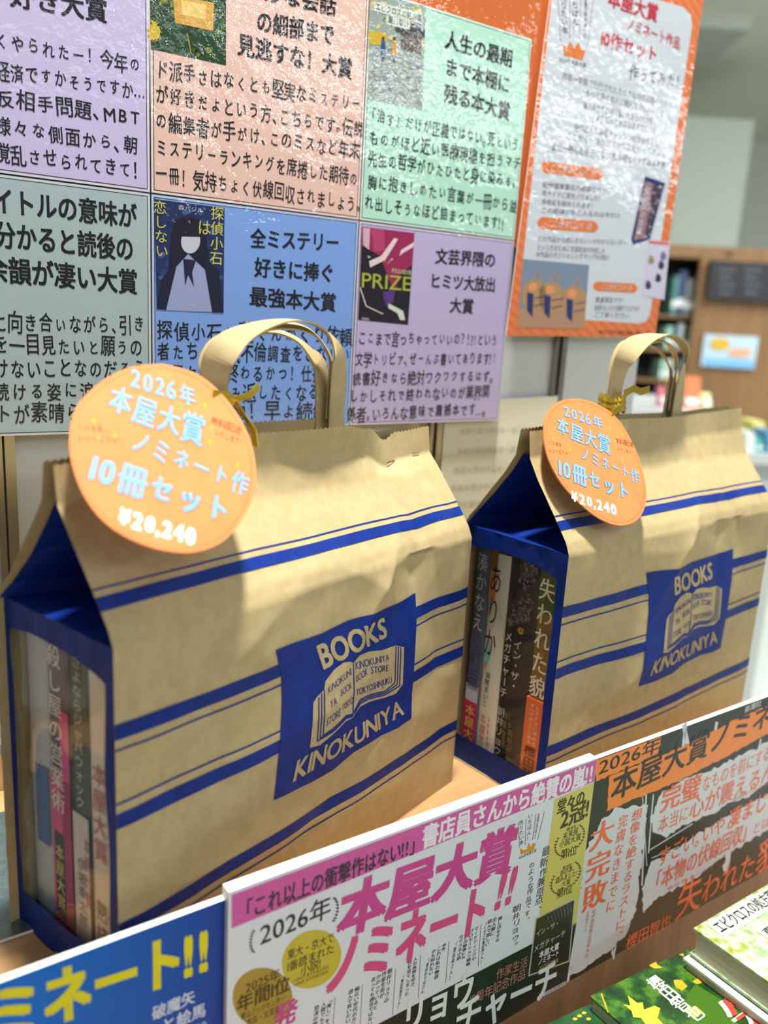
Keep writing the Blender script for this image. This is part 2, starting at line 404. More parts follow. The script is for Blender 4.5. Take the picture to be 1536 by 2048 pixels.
# second table at the right edge
YT2 = 2.3
a, b_ = far(YT2).hit(1478, 905), far(YT2).hit(1640, 905)
t = thing('display_table', (b_.x, YT2 + .3, FLZ), 'white display table at the right edge with teal and yellow books', 'table')
mb = MB(); mb.box((a.x, YT2, a.z - .03), (b_.x - a.x, 0, 0), (0, .27, 0), (0, 0, .03), M_white_board); mb.build('tabletop', t)
mb = MB(); mb.box((a.x + .05, YT2 + .05, FLZ), (b_.x - a.x - .1, 0, 0), (0, .2, 0), (0, 0, a.z - .03 - FLZ), plain('table_base', (190, 194, 190), .6)); mb.build('base', t)
for (x0, x1, y1, c, nm, dy) in [(1490, 1516, 868, (216, 220, 214), 'white', .02), (1510, 1532, 880, (70, 168, 168), 'teal', .02), (1502, 1536, 846, (222, 216, 120), 'yellow', .16), (1534, 1560, 866, (90, 150, 190), 'blue', .02)]:
    pa, pb = far(YT2 + dy).hit(x0, 905), far(YT2 + dy).hit(x1, y1)
    mb = MB(); c0 = plain('edge_book_' + nm, c, .5)
    mb.box((pa.x, YT2 + dy, a.z), (pb.x - pa.x, 0, 0), (0, .1, 0), (0, .02, max(.02, pb.z - a.z)), c0)
    mb.box((pa.x + .004, YT2 + dy - .0008, a.z + .01), (pb.x - pa.x - .008, 0, 0), (0, .001, 0), (0, 0, .01), M_foam)
    tag(mb.build('display_book'), 'blurred %s book lying on the table at the right edge' % nm, 'book', 'books on the table at the right edge')

# ------------------------------------------------------------------ the wooden display shelf the bags stand on
SH0, SH1, FR = -.45, .775, -.366
t = thing('display_shelf', SP(.16, -.5, FLZ), 'light oak display shelf with brown front boards carrying the bags', 'shelf')
def sbox(mb, s0, s1, n0, n1, z0, z1, mat): mb.box(SP(s0, n0, z0), SD * (s1 - s0), SN * (n1 - n0), UP * (z1 - z0), mat)
mb = MB(); sbox(mb, SH0, SH1, -.70, FR, -.018, 0, M_oak); mb.build('top_board', t)
seam = shelf_plane(FR).hit(1206, 1960).dot(SD)
mb = MB(); sbox(mb, SH0, seam - .0015, FR - .018, FR, -.30, -.018, M_riser); mb.build('front_board', t)
mb = MB(); sbox(mb, seam + .0015, SH1, FR - .016, FR - .002, -.30, -.018, M_riser); mb.build('front_board', t)
mb = MB(); sbox(mb, SH0, SH1 + .25, FR, .02, -.32, -.30, M_oak); mb.build('lower_board', t)
mb = MB(); sbox(mb, SH0, SH1, -.68, FR - .02, FLZ, -.30, M_riser); mb.build('cabinet_body', t)

# panel behind the bags
PN = -.641
t = thing('display_stand', SP(.2, PN - .01, 0), 'white upright display stand with steel posts behind the two bags', 'stand')
mb = MB(); sbox(mb, -.45, .80, PN - .012, PN - .004, .03, .86, M_white_board); mb.build('board', t)
mb = MB(); sbox(mb, -.45, .80, PN - .03, PN + .012, 0.0005, .03, M_chrome); mb.build('bottom_rail', t)
for s_ in (.1165, .506, .6665):
    mb = MB()
    for ds, wd, nn in ((0, .0045, .006), (.0055, .007, .009)):
        sbox(mb, s_ + ds - .006, s_ + ds - .006 + wd, PN - .004, PN - .004 + nn, .03, .86, M_chrome)
    mb.build('post', t)
# faint typed sheet
PW = shelf_plane(PN + .006)
mb = MB(); q = [SP(.513, PN + .006, .29), SP(.665, PN + .006, .296), SP(.665, PN + .006, .09), SP(.513, PN + .006, .09)]
mb.slab([q[3], q[2], q[1], q[0]], .001, SN, plain('cream_sheet', (214, 212, 188), .5), M_foam)
for i, y in enumerate((866, 905, 943, 978, 1012)):
    text(mb, PW, '本屋大賞の作品を一度に読める', (918 - i * 6, y + 5), (1075, y - 2), 15, ink((188, 188, 172)), off=.0008)
tag(mb.build('notice_sheet'), 'cream notice sheet with faint lines of writing between the two bags', 'notice')

# ------------------------------------------------------------------ cards on the panel
PC = shelf_plane(-.628)
PB = shelf_plane(-.6305)
mb = MB(); q = [SP(.30, -.6305, .44), SP(.600, -.6305, .44), SP(.600, -.6305, .80), SP(.30, -.6305, .80)]
mb.slab(q, .0008, SN, lam((204, 104, 48)))
tag(mb.build('backing_poster'), 'plain orange glossy sheet behind the mint card at the top', 'poster')
CX = [.040, .2205, .3995, .577]; CZ = [.2725, .446, .622]
def card(col, row, rgb, label):
    s0, s1, z0, z1 = CX[col] + .0006, CX[col + 1] - .0006, CZ[row] + .0006, CZ[row + 1] - .0006
    mb = MB(); lz = .0 
    q = lambda i, o: [SP(s0 + i, -.628 + o, z0 + i), SP(s1 - i, -.628 + o, z0 + i), SP(s1 - i, -.628 + o, z1 - i), SP(s0 + i, -.628 + o, z1 - i)]
    mb.slab(q(0, 0), .0007, SN, lam(tuple(int(c * .5 + 118) for c in rgb)))
    mb.poly(q(.0016, .00004), lam((46, 44, 60))); mb.poly(q(.0022, .00008), lam(rgb))
    return mb, label
KC = lam((22, 22, 28)); OF = .0005
def hw(mb, rows, h):
    for body, BL, BR in rows: text(mb, PC, body, BL, BR, h, KC, wt=.0125, jit=.12, off=OF)
def bd(mb, rows, h):
    for body, BL, BR in rows: text(mb, PC, body, BL, BR, h, KC, wt=.026, off=OF)
L_ = lambda r, g, b: lam((r, g, b))
CARDS = 'promotion cards on the panel'
mb, lb = card(0, 1, (196, 186, 226), 'lavender laminated card at the top left with handwriting ending in an exclamation')
bd(mb, [('好き大賞', (20, 16), (216, 50))], 56)
hw(mb, [('くやられたー！今年の', (-12, 99), (283, 152)), ('経済ですかそうですか…', (-10, 160), (290, 204)), ('反相手問題、MBT', (-8, 215), (284, 258)), ('様々な側面から、朝', (-12, 272), (277, 312)), ('撹乱させられてきて！', (-12, 325), (292, 362))], 42)
tag(mb.build('promotion_card'), lb, 'card', CARDS)
mb, lb = card(1, 1, (228, 190, 178), 'salmon pink laminated card with a green book cover and handwriting, top row')
cv = [(298, -60), (452, -35), (452, 131), (302, 98)]
shape(mb, PC, cv, L_(30, 66, 34), OF)
r = random.Random(3)
for i in range(26):
    u, v = r.random(), r.uniform(.35, 1); x, y = inq(cv, u * .94 + .03, v * .93 + .02); shape(mb, PC, ell(x, y, r.uniform(3, 11), r.uniform(3, 8), r.random() * 3, 7), r.choice([L_(44, 92, 40), L_(24, 54, 30), L_(66, 112, 44), L_(120, 126, 40)]), OF + .0001)
shape(mb, PC, [(346, -10), (428, 6), (426, 62), (350, 46)], L_(208, 160, 60), OF + .0002); shape(mb, PC, [(362, 0), (412, 10), (411, 40), (364, 30)], L_(232, 196, 110), OF + .0003)
shape(mb, PC, jag(ell(308, 62, 12, 20), 5, 5), L_(206, 178, 50), OF + .0002); line(mb, PC, (374, 66), (382, 108), 2.4, L_(150, 140, 60), OF + .0002)
bd(mb, [('妙な会話', (528, 4), (672, 36)), ('の細部まで', (512, 66), (668, 95)), ('見逃すな！大賞', (474, 112), (704, 162))], 48)
hw(mb, [('ド派手さはなくとも堅実なミステリー', (310, 158), (722, 228)), ('が好きだよという方、こちらです。伝説', (310, 208), (726, 279)), ('の編集者が手がけ、このミスなど年末', (308, 262), (719, 322)), ('ミステリーランキングを席捲した期待の', (310, 313), (716, 376)), ('一冊！気持ちよく伏線回収されましょう。', (310, 368), (722, 428))], 42)
tag(mb.build('promotion_card'), lb, 'card', CARDS)
mb, lb = card(2, 1, (178, 226, 206), 'mint green laminated card with a watercolour street cover, top row')
cv = [(740, -10), (852, 12), (844, 220), (735, 199)]
shape(mb, PC, cv, L_(150, 164, 160), OF)
for i in range(60):
    u, v = r.random(), r.random(); x, y = inq(cv, u * .9 + .05, v * .93 + .03)
    if v < .38: c = r.choice([(150, 168, 70), (196, 190, 80), (120, 140, 70), (220, 206, 110), (180, 186, 130)])
    else: c = r.choice([(150, 160, 166), (176, 186, 186), (120, 130, 138), (196, 200, 190), (136, 140, 130)])
    shape(mb, PC, ell(x, y, r.uniform(3, 9), r.uniform(2, 6), .3, 7), L_(*c), OF + .00008 + i * 2e-6)
shape(mb, PC, [(788, 52), (820, 44), (850, 60), (849, 74), (792, 64)], L_(70, 68, 76), OF + .0003); shape(mb, PC, [(800, 66), (844, 72), (842, 108), (802, 98)], L_(96, 84, 76), OF + .0003)
shape(mb, PC, [(738, 62), (772, 66), (772, 92), (738, 88)], L_(206, 172, 52), OF + .0003)
for x, c in ((766, (44, 84, 140)), (788, (196, 150, 56))):
    shape(mb, PC, [(x - 4, 80), (x + 4, 81), (x + 5, 112), (x - 5, 110)], L_(*c), OF + .0004); shape(mb, PC, ell(x, 77, 3, 4, 0, 10), L_(70, 56, 50), OF + .0004); shape(mb, PC, [(x - 3, 112), (x + 3, 113), (x + 2, 124), (x - 2, 123)], L_(60, 60, 74), OF + .0004)
shape(mb, PC, [(748, 3), (845, 26), (844, 48), (748, 22)], L_(206, 214, 204), OF + .0004); shape(mb, PC, [(772, 30), (820, 41), (819, 60), (772, 48)], L_(206, 214, 204), OF + .0004)
text(mb, PC, 'エピクロスの処方箋', (750, 20), (843, 46), 16, KC, off=OF + .0006); text(mb, PC, '夏川草介', (775, 46), (817, 58), 15, KC, off=OF + .0006)
bd(mb, [('人生の最期', (888, 98), (1024, 138)), ('まで本棚に', (888, 152), (1018, 190)), ('残る本大賞', (886, 206), (1019, 244))], 40)
hw(mb, [('「治す」だけが正義ではない。死という', (732, 246), (1036, 306)), ('ものがほど近い医療現場を担うマチ', (736, 290), (1041, 343)), ('先生の哲学がひたひたと身に染みる。', (734, 332), (1032, 381)), ('胸に抱きしめたい言葉が一冊から溢', (733, 379), (1033, 428)), ('れ出しそうなほど詰まっています!!', (727, 422), (1010, 463))], 34)
tag(mb.build('promotion_card'), lb, 'card', CARDS)
mb, lb = card(0, 0, (164, 184, 188), 'grey green laminated card at the left behind the big round tag, no cover picture')
bd(mb, [('タイトルの意味が', (-62, 424), (274, 460)), ('分かると読後の', (-10, 498), (268, 526)), ('余韻が凄い大賞', (-30, 566), (276, 592))], 58)
hw(mb, [('に向き合いながら、引き', (-16, 668), (291, 670)), ('を一目見たいと願うの', (-14, 712), (286, 715)), ('けないことなのだろう', (-14, 760), (292, 758)), ('続ける姿に涙が止ま', (-14, 805), (284, 802)), ('トが素晴らしい作品', (-10, 851), (290, 842))], 44)
tag(mb.build('promotion_card'), lb, 'card', CARDS)
mb, lb = card(1, 0, (122, 160, 228), 'blue laminated card with a dark blue book cover, behind the left bag handle')
cv = [(308, 398), (449, 416), (447, 626), (313, 618)]
shape(mb, PC, cv, L_(28, 44, 92), OF)
for i in range(40):
    u, v = r.random(), r.random(); x, y = inq(cv, u * .88 + .06, v * .9 + .05)
    shape(mb, PC, ell(x, y, r.uniform(3, 12), r.uniform(3, 12), r.random() * 3, 6), L_(*r.choice([(38, 62, 116), (24, 34, 78), (60, 92, 140), (30, 70, 96), (70, 74, 120)])), OF + .00006 + i * 2e-6)
shape(mb, PC, [(342, 470), (350, 440), (375, 432), (402, 440), (414, 480), (420, 560), (335, 556)], L_(20, 20, 44), OF + .0003)
shape(mb, PC, ell(381, 482, 19, 25, .1), L_(196, 194, 216), OF + .0004); shape(mb, PC, [(358, 456), (402, 458), (400, 474), (362, 473)], L_(20, 20, 44), OF + .0005)
shape(mb, PC, [(330, 620), (342, 545), (376, 508), (410, 540), (424, 624)], L_(150, 160, 204), OF + .0004); shape(mb, PC, [(366, 518), (392, 520), (384, 545), (388, 575), (376, 550), (370, 572)], L_(26, 28, 56), OF + .0005)
for p in ([(313, 618), (322, 560), (345, 528), (352, 536), (332, 620)], [(447, 626), (438, 540), (414, 520), (408, 530), (424, 625)]): shape(mb, PC, p, L_(22, 24, 52), OF + .0005)
YL = L_(206, 204, 84)
vtext(mb, PC, '探偵小石', (435, 412), (432, 531), 27, YL, off=OF + .0006); vtext(mb, PC, 'は', (409, 438), (408, 472), 27, YL, off=OF + .0006); vtext(mb, PC, '恋しない', (319, 400), (324, 516), 27, YL, off=OF + .0006)
text(mb, PC, '森バジル', (356, 420), (406, 427), 11, L_(190, 200, 220), off=OF + .0006); text(mb, PC, '小学館', (376, 613), (390, 614), 6, L_(190, 200, 220), off=OF + .0006)
bd(mb, [('全ミステリー', (500, 498), (678, 506)), ('好きに捧ぐ', (508, 556), (668, 568)), ('最強本大賞', (498, 614), (672, 626))], 42)
hw(mb, [('探偵小石と蓮くんがくり依頼', (312, 682), (704, 692)), ('者たちの浮気不倫調査をこなしい', (312, 724), (700, 728)), ('く日々だが終わるかっ！仕掛けが', (312, 768), (692, 764)), ('ありすぐ読み返したくなる作！', (312, 806), (686, 804)), ('こんな好物！早よ続編！', (312, 848), (684, 840))], 42)
tag(mb.build('promotion_card'), lb, 'card', CARDS)
mb, lb = card(2, 0, (186, 174, 214), 'lilac laminated card with a black and magenta book cover, lower right of the cards')
cv = [(724, 453), (829, 466), (816, 650), (716, 640)]
shape(mb, PC, cv, L_(26, 20, 34), OF)
shape(mb, PC, [(724, 453), (829, 466), (824, 530), (800, 548), (790, 585), (778, 560), (760, 512), (722, 490)], L_(150, 34, 84), OF + .0001)
shape(mb, PC, [(742, 456), (768, 459), (770, 500), (748, 504)], L_(178, 60, 110), OF + .0002); shape(mb, PC, [(726, 455), (740, 457), (738, 500), (726, 490)], L_(206, 170, 190), OF + .0002)
shape(mb, PC, [(788, 476), (796, 478), (770, 520), (740, 535), (738, 522), (762, 512)], L_(224, 206, 206), OF + .0003); shape(mb, PC, [(828, 484), (826, 494), (806, 506), (798, 512), (802, 500)], L_(224, 206, 206), OF + .0003)
shape(mb, PC, [(764, 585), (790, 578), (786, 604), (772, 612)], L_(86, 50, 130), OF + .0003); shape(mb, PC, [(776, 606), (806, 622), (810, 640), (800, 640), (794, 626), (776, 616)], L_(200, 214, 200), OF + .0003)
line(mb, PC, (720, 575), (732, 612), 2, L_(224, 206, 206), OF + .0003); line(mb, PC, (732, 612), (766, 628), 2, L_(224, 206, 206), OF + .0003)
text(mb, PC, 'PRIZE', (721, 580), (822, 588), 42, L_(170, 178, 60), wt=.004, off=OF + .0005); text(mb, PC, '村山由佳', (782, 546), (823, 551), 11, L_(200, 206, 160), off=OF + .0005); text(mb, PC, '文藝春秋', (722, 640), (738, 642), 6, L_(200, 206, 200), off=OF + .0005)
bd(mb, [('文芸界隈の', (869, 529), (990, 537)), ('ヒミツ大放出', (858, 578), (990, 586)), ('大賞', (898, 627), (946, 630))], 33)
hw(mb, [('ここまで言っちゃっていいの？!?!という', (715, 692), (994, 694)), ('文学トリビア、ぜーんぶ書いてあります!!', (709, 736), (991, 730)), ('読書好きなら絶対ワクワクするはず。', (703, 774), (988, 765)), ('しかしそれで終われないのが業界関', (697, 808), (978, 798)), ('係者。いろんな意味で震撼本です…。', (692, 846), (974, 832))], 31)
tag(mb.build('promotion_card'), lb, 'card', CARDS)

# ------------------------------------------------------------------ orange bordered poster
PO = shelf_plane(-.624)
def stripe_mat():
    m, N, L, b = principled('orange_stripes')
    geo = N.new('ShaderNodeNewGeometry'); wv = N.new('ShaderNodeTexWave'); wv.inputs['Scale'].default_value = 45
    mp = N.new('ShaderNodeMapping'); mp.inputs['Rotation'].default_value = (.0, .75, .3); L.new(geo.outputs['Position'], mp.inputs[0]); L.new(mp.outputs[0], wv.inputs['Vector'])
    r = N.new('ShaderNodeValToRGB'); r.color_ramp.elements[0].color = srgb(202, 98, 42); r.color_ramp.elements[1].color = srgb(214, 118, 60)
    L.new(wv.outputs['Fac'], r.inputs[0]); L.new(r.outputs[0], b.inputs['Base Color']); b.inputs['Roughness'].default_value = .5
    src = lam((204, 104, 48)).node_tree.nodes
    b.inputs['Coat Weight'].default_value = 1; b.inputs['Coat Roughness'].default_value = .03
    n1 = N.new('ShaderNodeTexNoise'); n1.inputs['Scale'].default_value = 60; n1.inputs['Detail'].default_value = 3; L.new(geo.outputs['Position'], n1.inputs['Vector'])
    bp = N.new('ShaderNodeBump'); bp.inputs['Strength'].default_value = .5; bp.inputs['Distance'].default_value = .003
    L.new(n1.outputs['Fac'], bp.inputs['Height']); L.new(bp.outputs[0], b.inputs['Coat Normal'])
    return m
mb = MB()
q = [PO(1012, 671), PO(1310, 675), PO(1407, 0), PO(1110, -75)]
mb.slab(q, .0008, SN, stripe_mat(), M_foam)
WP = L_(204, 212, 222)
shape(mb, PO, [(1046, 518), (1178, 530), (1170, 640), (1278, 647), (1292, 643), (1300, 628), (1384, 52), (1382, 30), (1366, 14), (1110, -60)], WP, .0002)
RD, OG, GY = L_(190, 44, 56), L_(222, 122, 60), L_(112, 116, 124)
O2 = .0005
text(mb, PO, '本屋大賞', (1214, 14), (1314, 48), 40, RD, wt=.03, off=O2); text(mb, PO, 'ノミネート作品', (1252, 60), (1359, 102), 28, RD, wt=.02, off=O2)
text(mb, PO, '10作セット', (1200, 92), (1314, 127), 34, RD, wt=.025, off=O2); text(mb, PO, '作ってみた！', (1256, 162), (1366, 182), 34, KC, wt=.01, jit=.05, off=O2)
ox, oy, sc = 1030, 0, 3.938
shape(mb, PO, [(ox + x / sc, oy + y / sc) for x, y in [(375, 345), (410, 380), (433, 322), (465, 382), (500, 330), (518, 392), (555, 400), (530, 475), (385, 437)]], OG, O2)
for x, y in [(363, 320), (430, 290), (507, 300), (568, 375)]: shape(mb, PO, ell(ox + x / sc, oy + y / sc, 1.8, 1.8, 0, 10), OG, O2)
text(mb, PO, '2026年本屋大賞', (1117, 124), (1172, 136), 10, KC, off=O2)
vtext(mb, PO, '売りたい本', (1126, -14), (1130, 68), 15, KC, off=O2); vtext(mb, PO, 'いちばん！', (1149, -16), (1151, 68), 15, KC, off=O2); vtext(mb, PO, '全国書店員が選んだ', (1172, -18), (1170, 76), 8, KC, off=O2)
for a, b_ in [((1115, -10), (1121, 78)), ((1140, -10), (1139, 70)), ((1162, -10), (1158, 74)), ((1186, 0), (1175, 92))]: line(mb, PO, a, b_, .8, KC, O2)
for body, BL, BR in [('昨年一年間で刊行されたたくさんの文芸書の中から、', (1123, 160), (1349, 220)), ('「もっと多くの人に読んでほしい！」と', (1160, 190), (1328, 236)), ('書店員たちが選び抜いた珠玉の10作品！', (1165, 218), (1313, 253)), ('よくばって大賞発表までに', (1190, 243), (1296, 267)), ('全作読んでみるチャレンジをするもよし、', (1146, 262), (1322, 296)), ('ここから一年かけて10作品をゆっくりよし', (1131, 280), (1332, 316))]:
    text(mb, PO, body, BL, BR, 17, GY, off=O2)
text(mb, PO, 'まだ一冊もお手元にない方、10冊セットがおすすめ', (1101, 302), (1330, 338), 18, KC, off=O2)
def pill(q, body):
    (a, b_, c, d) = q; pts = []
    for k in range(9):
        t_ = math.pi * k / 8; m0 = lerp2(a, d, .5); pts.append((m0[0] - 8 * math.sin(t_), a[1] + (d[1] - a[1]) * k / 8))
    for k in range(9):
        t_ = math.pi * k / 8; m0 = lerp2(b_, c, .5); pts.append((m0[0] + 8 * math.sin(t_), c[1] + (b_[1] - c[1]) * k / 8))
    shape(mb, PO, pts, OG, O2)
    text(mb, PO, body, inq(q, .1, .86), inq(q, .95, .86), abs(d[1] - a[1]) * .72, WP, wt=.01, off=O2 + .0002)
pill([(1090, 322), (1198, 337), (1197, 360), (1089, 346)], 'ここがすごい！①'); pill([(1083, 434), (1189, 442), (1188, 465), (1082, 458)], 'ここがすごい！②'); pill([(1194, 563), (1268, 567), (1267, 586), (1193, 582)], 'ここがすごい！③')
for body, BL, BR in [('紀伊國屋書店の紙袋で作り', (1084, 376), (1212, 388)), ('両サイドに窓を作りました！', (1083, 393), (1205, 404)), ('背表紙を眺められます！', (1082, 410), (1190, 419)), ('この紙袋が手に入るのは今だけ', (1081, 427), (1240, 438)),
                     ('どの作品から読んだらいいかわからない方へ', (1074, 484), (1252, 492)), ('という方のために文芸担当が作成した', (1073, 501), (1210, 508)), ('10作品のポジショニングマップを同封！', (1072, 515), (1222, 522)), ('数量限定です！', (1190, 606), (1252, 608)), ('紙袋がなくなり次第終了となります', (1188, 622), (1278, 624)), ('ご了承ください', (1187, 636), (1258, 638))]:
    text(mb, PO, body, BL, BR, 13, L_(70, 72, 80), off=O2)
NV, KF = L_(34, 46, 110), L_(176, 140, 100)
shape(mb, PO, [(1290, 352), (1330, 366), (1300, 478), (1266, 490), (1262, 478)], NV, O2); shape(mb, PO, [(1290, 362), (1308, 368), (1288, 478), (1268, 480)], L_(150, 112, 120), O2 + .0001); shape(mb, PO, [(1306, 372), (1326, 370), (1298, 470), (1288, 476)], L_(70, 56, 76), O2 + .0001)
vtext(mb, PO, '殺し屋の営業', (1297, 372), (1277, 470), 11, WP, off=O2 + .0003)
shape(mb, PO, [(1296, 480), (1340, 484), (1328, 600), (1282, 590)], L_(206, 202, 226), O2 + .0002); line(mb, PO, (1297, 484), (1339, 488), 6, L_(214, 110, 100), O2 + .0004)
for x, y, c in [(1302, 520, (150, 140, 90)), (1322, 530, (50, 50, 70)), (1316, 556, (40, 40, 60)), (1296, 570, (60, 60, 80)), (1326, 512, (120, 110, 160))]: shape(mb, PO, jag(ell(x, y, 6, 9), 2, 4), L_(*c), O2 + .0004)
ph = [(1046, 518), (1178, 530), (1168, 658), (1035, 655)]
shape(mb, PO, ph, L_(120, 140, 164), O2); shape(mb, PO, [inq(ph, 0, .72), inq(ph, 1, .62), ph[2], ph[3]], L_(176, 138, 112), O2 + .0001)
for u, v in ((.12, .2), (.38, .22), (.72, .26)):
    P_ = lambda a, b: inq(ph, u + a, v + b)
    shape(mb, PO, [P_(-.1, .2), P_(.02, .08), P_(.18, .1), P_(.28, .22), P_(.27, .5), P_(.1, .62), P_(-.08, .45)], KF, O2 + .0002)
    shape(mb, PO, [P_(-.02, .28), P_(.08, .3), P_(.09, .64), P_(.0, .55)], L_(40, 52, 108), O2 + .0003); line(mb, PO, P_(.1, .36), P_(.27, .32), 2, NV, O2 + .0003); line(mb, PO, P_(.1, .48), P_(.27, .43), 2, NV, O2 + .0003)
    shape(mb, PO, ell(*P_(.06, .2), 9, 9, 0, 16), L_(226, 150, 104), O2 + .0004)
    for k in range(6):
        t0, t1 = math.pi * k / 6, math.pi * (k + 1) / 6
        line(mb, PO, P_(.12 + .06 * math.cos(t0), .1 - .14 * math.sin(t0)), P_(.12 + .06 * math.cos(t1), .1 - .14 * math.sin(t1)), 3, KF, O2 + .0003)
text(mb, PO, '紀伊國屋書店', (1196, 668), (1300, 672), 9, L_(120, 60, 30), off=O2)
tag(mb.build('poster'), 'white poster with an orange striped border and crown, at the right of the cards', 'poster')


# ------------------------------------------------------------------ kraft paper carrier bags
BW, BD, BH = .3159, .1035, .208
BAGS = {'l': (V((-.1251, .3727, 0)), .912), 'r': (V((.1356, .587, 0)), .7105)}
def interp(x, pts):
    if x <= pts[0][0]: return pts[0][1]
    for (a, va), (b, vb) in zip(pts, pts[1:]):
        if x <= b: t_ = (x - a) / (b - a); t_ = t_ * t_ * (3 - 2 * t_); return va + (vb - va) * t_
    return pts[-1][1]
class Bag:
    def __init__(s, k, zf, zb, seed, creases, wave):
        s.o, a = BAGS[k]; s.e = V((math.cos(a), math.sin(a), 0)); s.n = V((-math.sin(a), math.cos(a), 0))   # along, into depth
        s.zf, s.zb, s.seed, s.cr, s.wave = zf, zb, seed, creases, wave
        s.front = Plane(s.o, -s.n, s.e, UP)
    def P(s, u, w, z): return s.o + s.e * u + s.n * w + UP * z
    def uz(s, px, py): p = s.front.hit(px, py) - s.o; return (p.dot(s.e), p.z)
    def bump(s, u, t):
        b = noise.noise(V((u * 17 + s.seed, t * 17, s.seed))) * .0016 + noise.noise(V((u * 42, t * 42, s.seed + 5))) * .0006
        c = noise.noise(V((u * 9, t * 11 + 3, s.seed + 9))); b += (abs(c) ** .7) * .0022 - .001
        for (cu, ct, amp, ru, rt, ang) in s.cr:
            du, dt = u - cu, t - ct; x = du * math.cos(ang) + dt * math.sin(ang); y = -du * math.sin(ang) + dt * math.cos(ang)
            b += 1.3 * amp * math.exp(-(abs(x) / ru) ** 1.2 - (abs(y) / rt) ** 1.2)
        edge = min(1, max(0, u / .012)) * min(1, max(0, (BW - u) / .012)) * min(1, max(0, t / .015)); return b * edge
    TT = .105
    def surf(s, u, t, back=False, off=0.0):
        """paper sheet: t runs up the sheet, 0 at the base, BH at the shoulder, BH + TT at the top edge"""
        zt = interp(u, s.zb if back else s.zf)
        if t <= BH:
            z, w = t, 0.0
        else:
            a = (t - BH) / s.TT
            pts = [(0, 0, BH), (.10, .035, BH + .0085), (.35, .17, BH + .027), (.62, .345, BH + .050), (.78, .432, zt - .020), (1.0, .458, zt)]
            i = 0
            while i < len(pts) - 2 and a > pts[i + 1][0]: i += 1
            a0, w0, z0 = pts[i]; a1, w1, z1 = pts[i + 1]; q = (a - a0) / (a1 - a0)
            w = (w0 + (w1 - w0) * q) * BD; z = z0 + (z1 - z0) * q
            if not back: w += s.wave(u, a)
        m = math.sin(math.pi * min(1, t / BH)) * math.sin(math.pi * u / BW) if t < BH else 0
        b = -.0035 * m + s.bump(u + (.7 if back else 0), t) * (1 if t < BH else max(0, 1 - .3 * (t - BH) / s.TT))
        if back: w = BD - w - b; off = -off; return s.P(u - .005 * math.exp(-u / .02) * min(1, max(0, (BH + .02 - t) / .03)), w - off, z)
        # shade: bumps act along the sheet's outward direction
        sl = 0 if t <= BH else .75
        return s.P(u, w + (b - off) * math.sqrt(1 - sl * sl), z - (b - off) * sl * .9)
def bag_print(mb, B, P, F, mat, off, mx=.0028):
    P, F = refine(P, F, mx); mb.add([B.surf(u, t, off=off) for u, t in P], F, mat)
def bag_poly(mb, B, pts, mat, off, mx=.0028):
    P, _e, F = cdt(pts); bag_print(mb, B, P, [t for f in F for t in ([f] if len(f) == 3 else [(f[0], f[i], f[i + 1]) for i in range(1, len(f) - 1)])], mat, off, mx)
LB = None
def logo_uz(px, py): return LB.uz(px, py)
def bag_text(mb, B, body, p0, p1, up0, up1, mat, off, wt=.02):
    """lettering between baseline points p0, p1 with the tops of its first and last letters at up0, up1 (all in sheet units)"""
    P, F, L = layout(body, wt); y0, y1 = .155, .835
    out = []
    for x, y in P:
        t_ = x / L; v = (y - y0) / (y1 - y0); a = lerp2(p0, p1, t_); b = lerp2(up0, up1, t_); out.append(lerp2(a, b, v))
    bag_print(mb, B, out, F, mat, off, .0035)
STR = [(.1644, -1), (.1153, 1), (.0514, -1)]
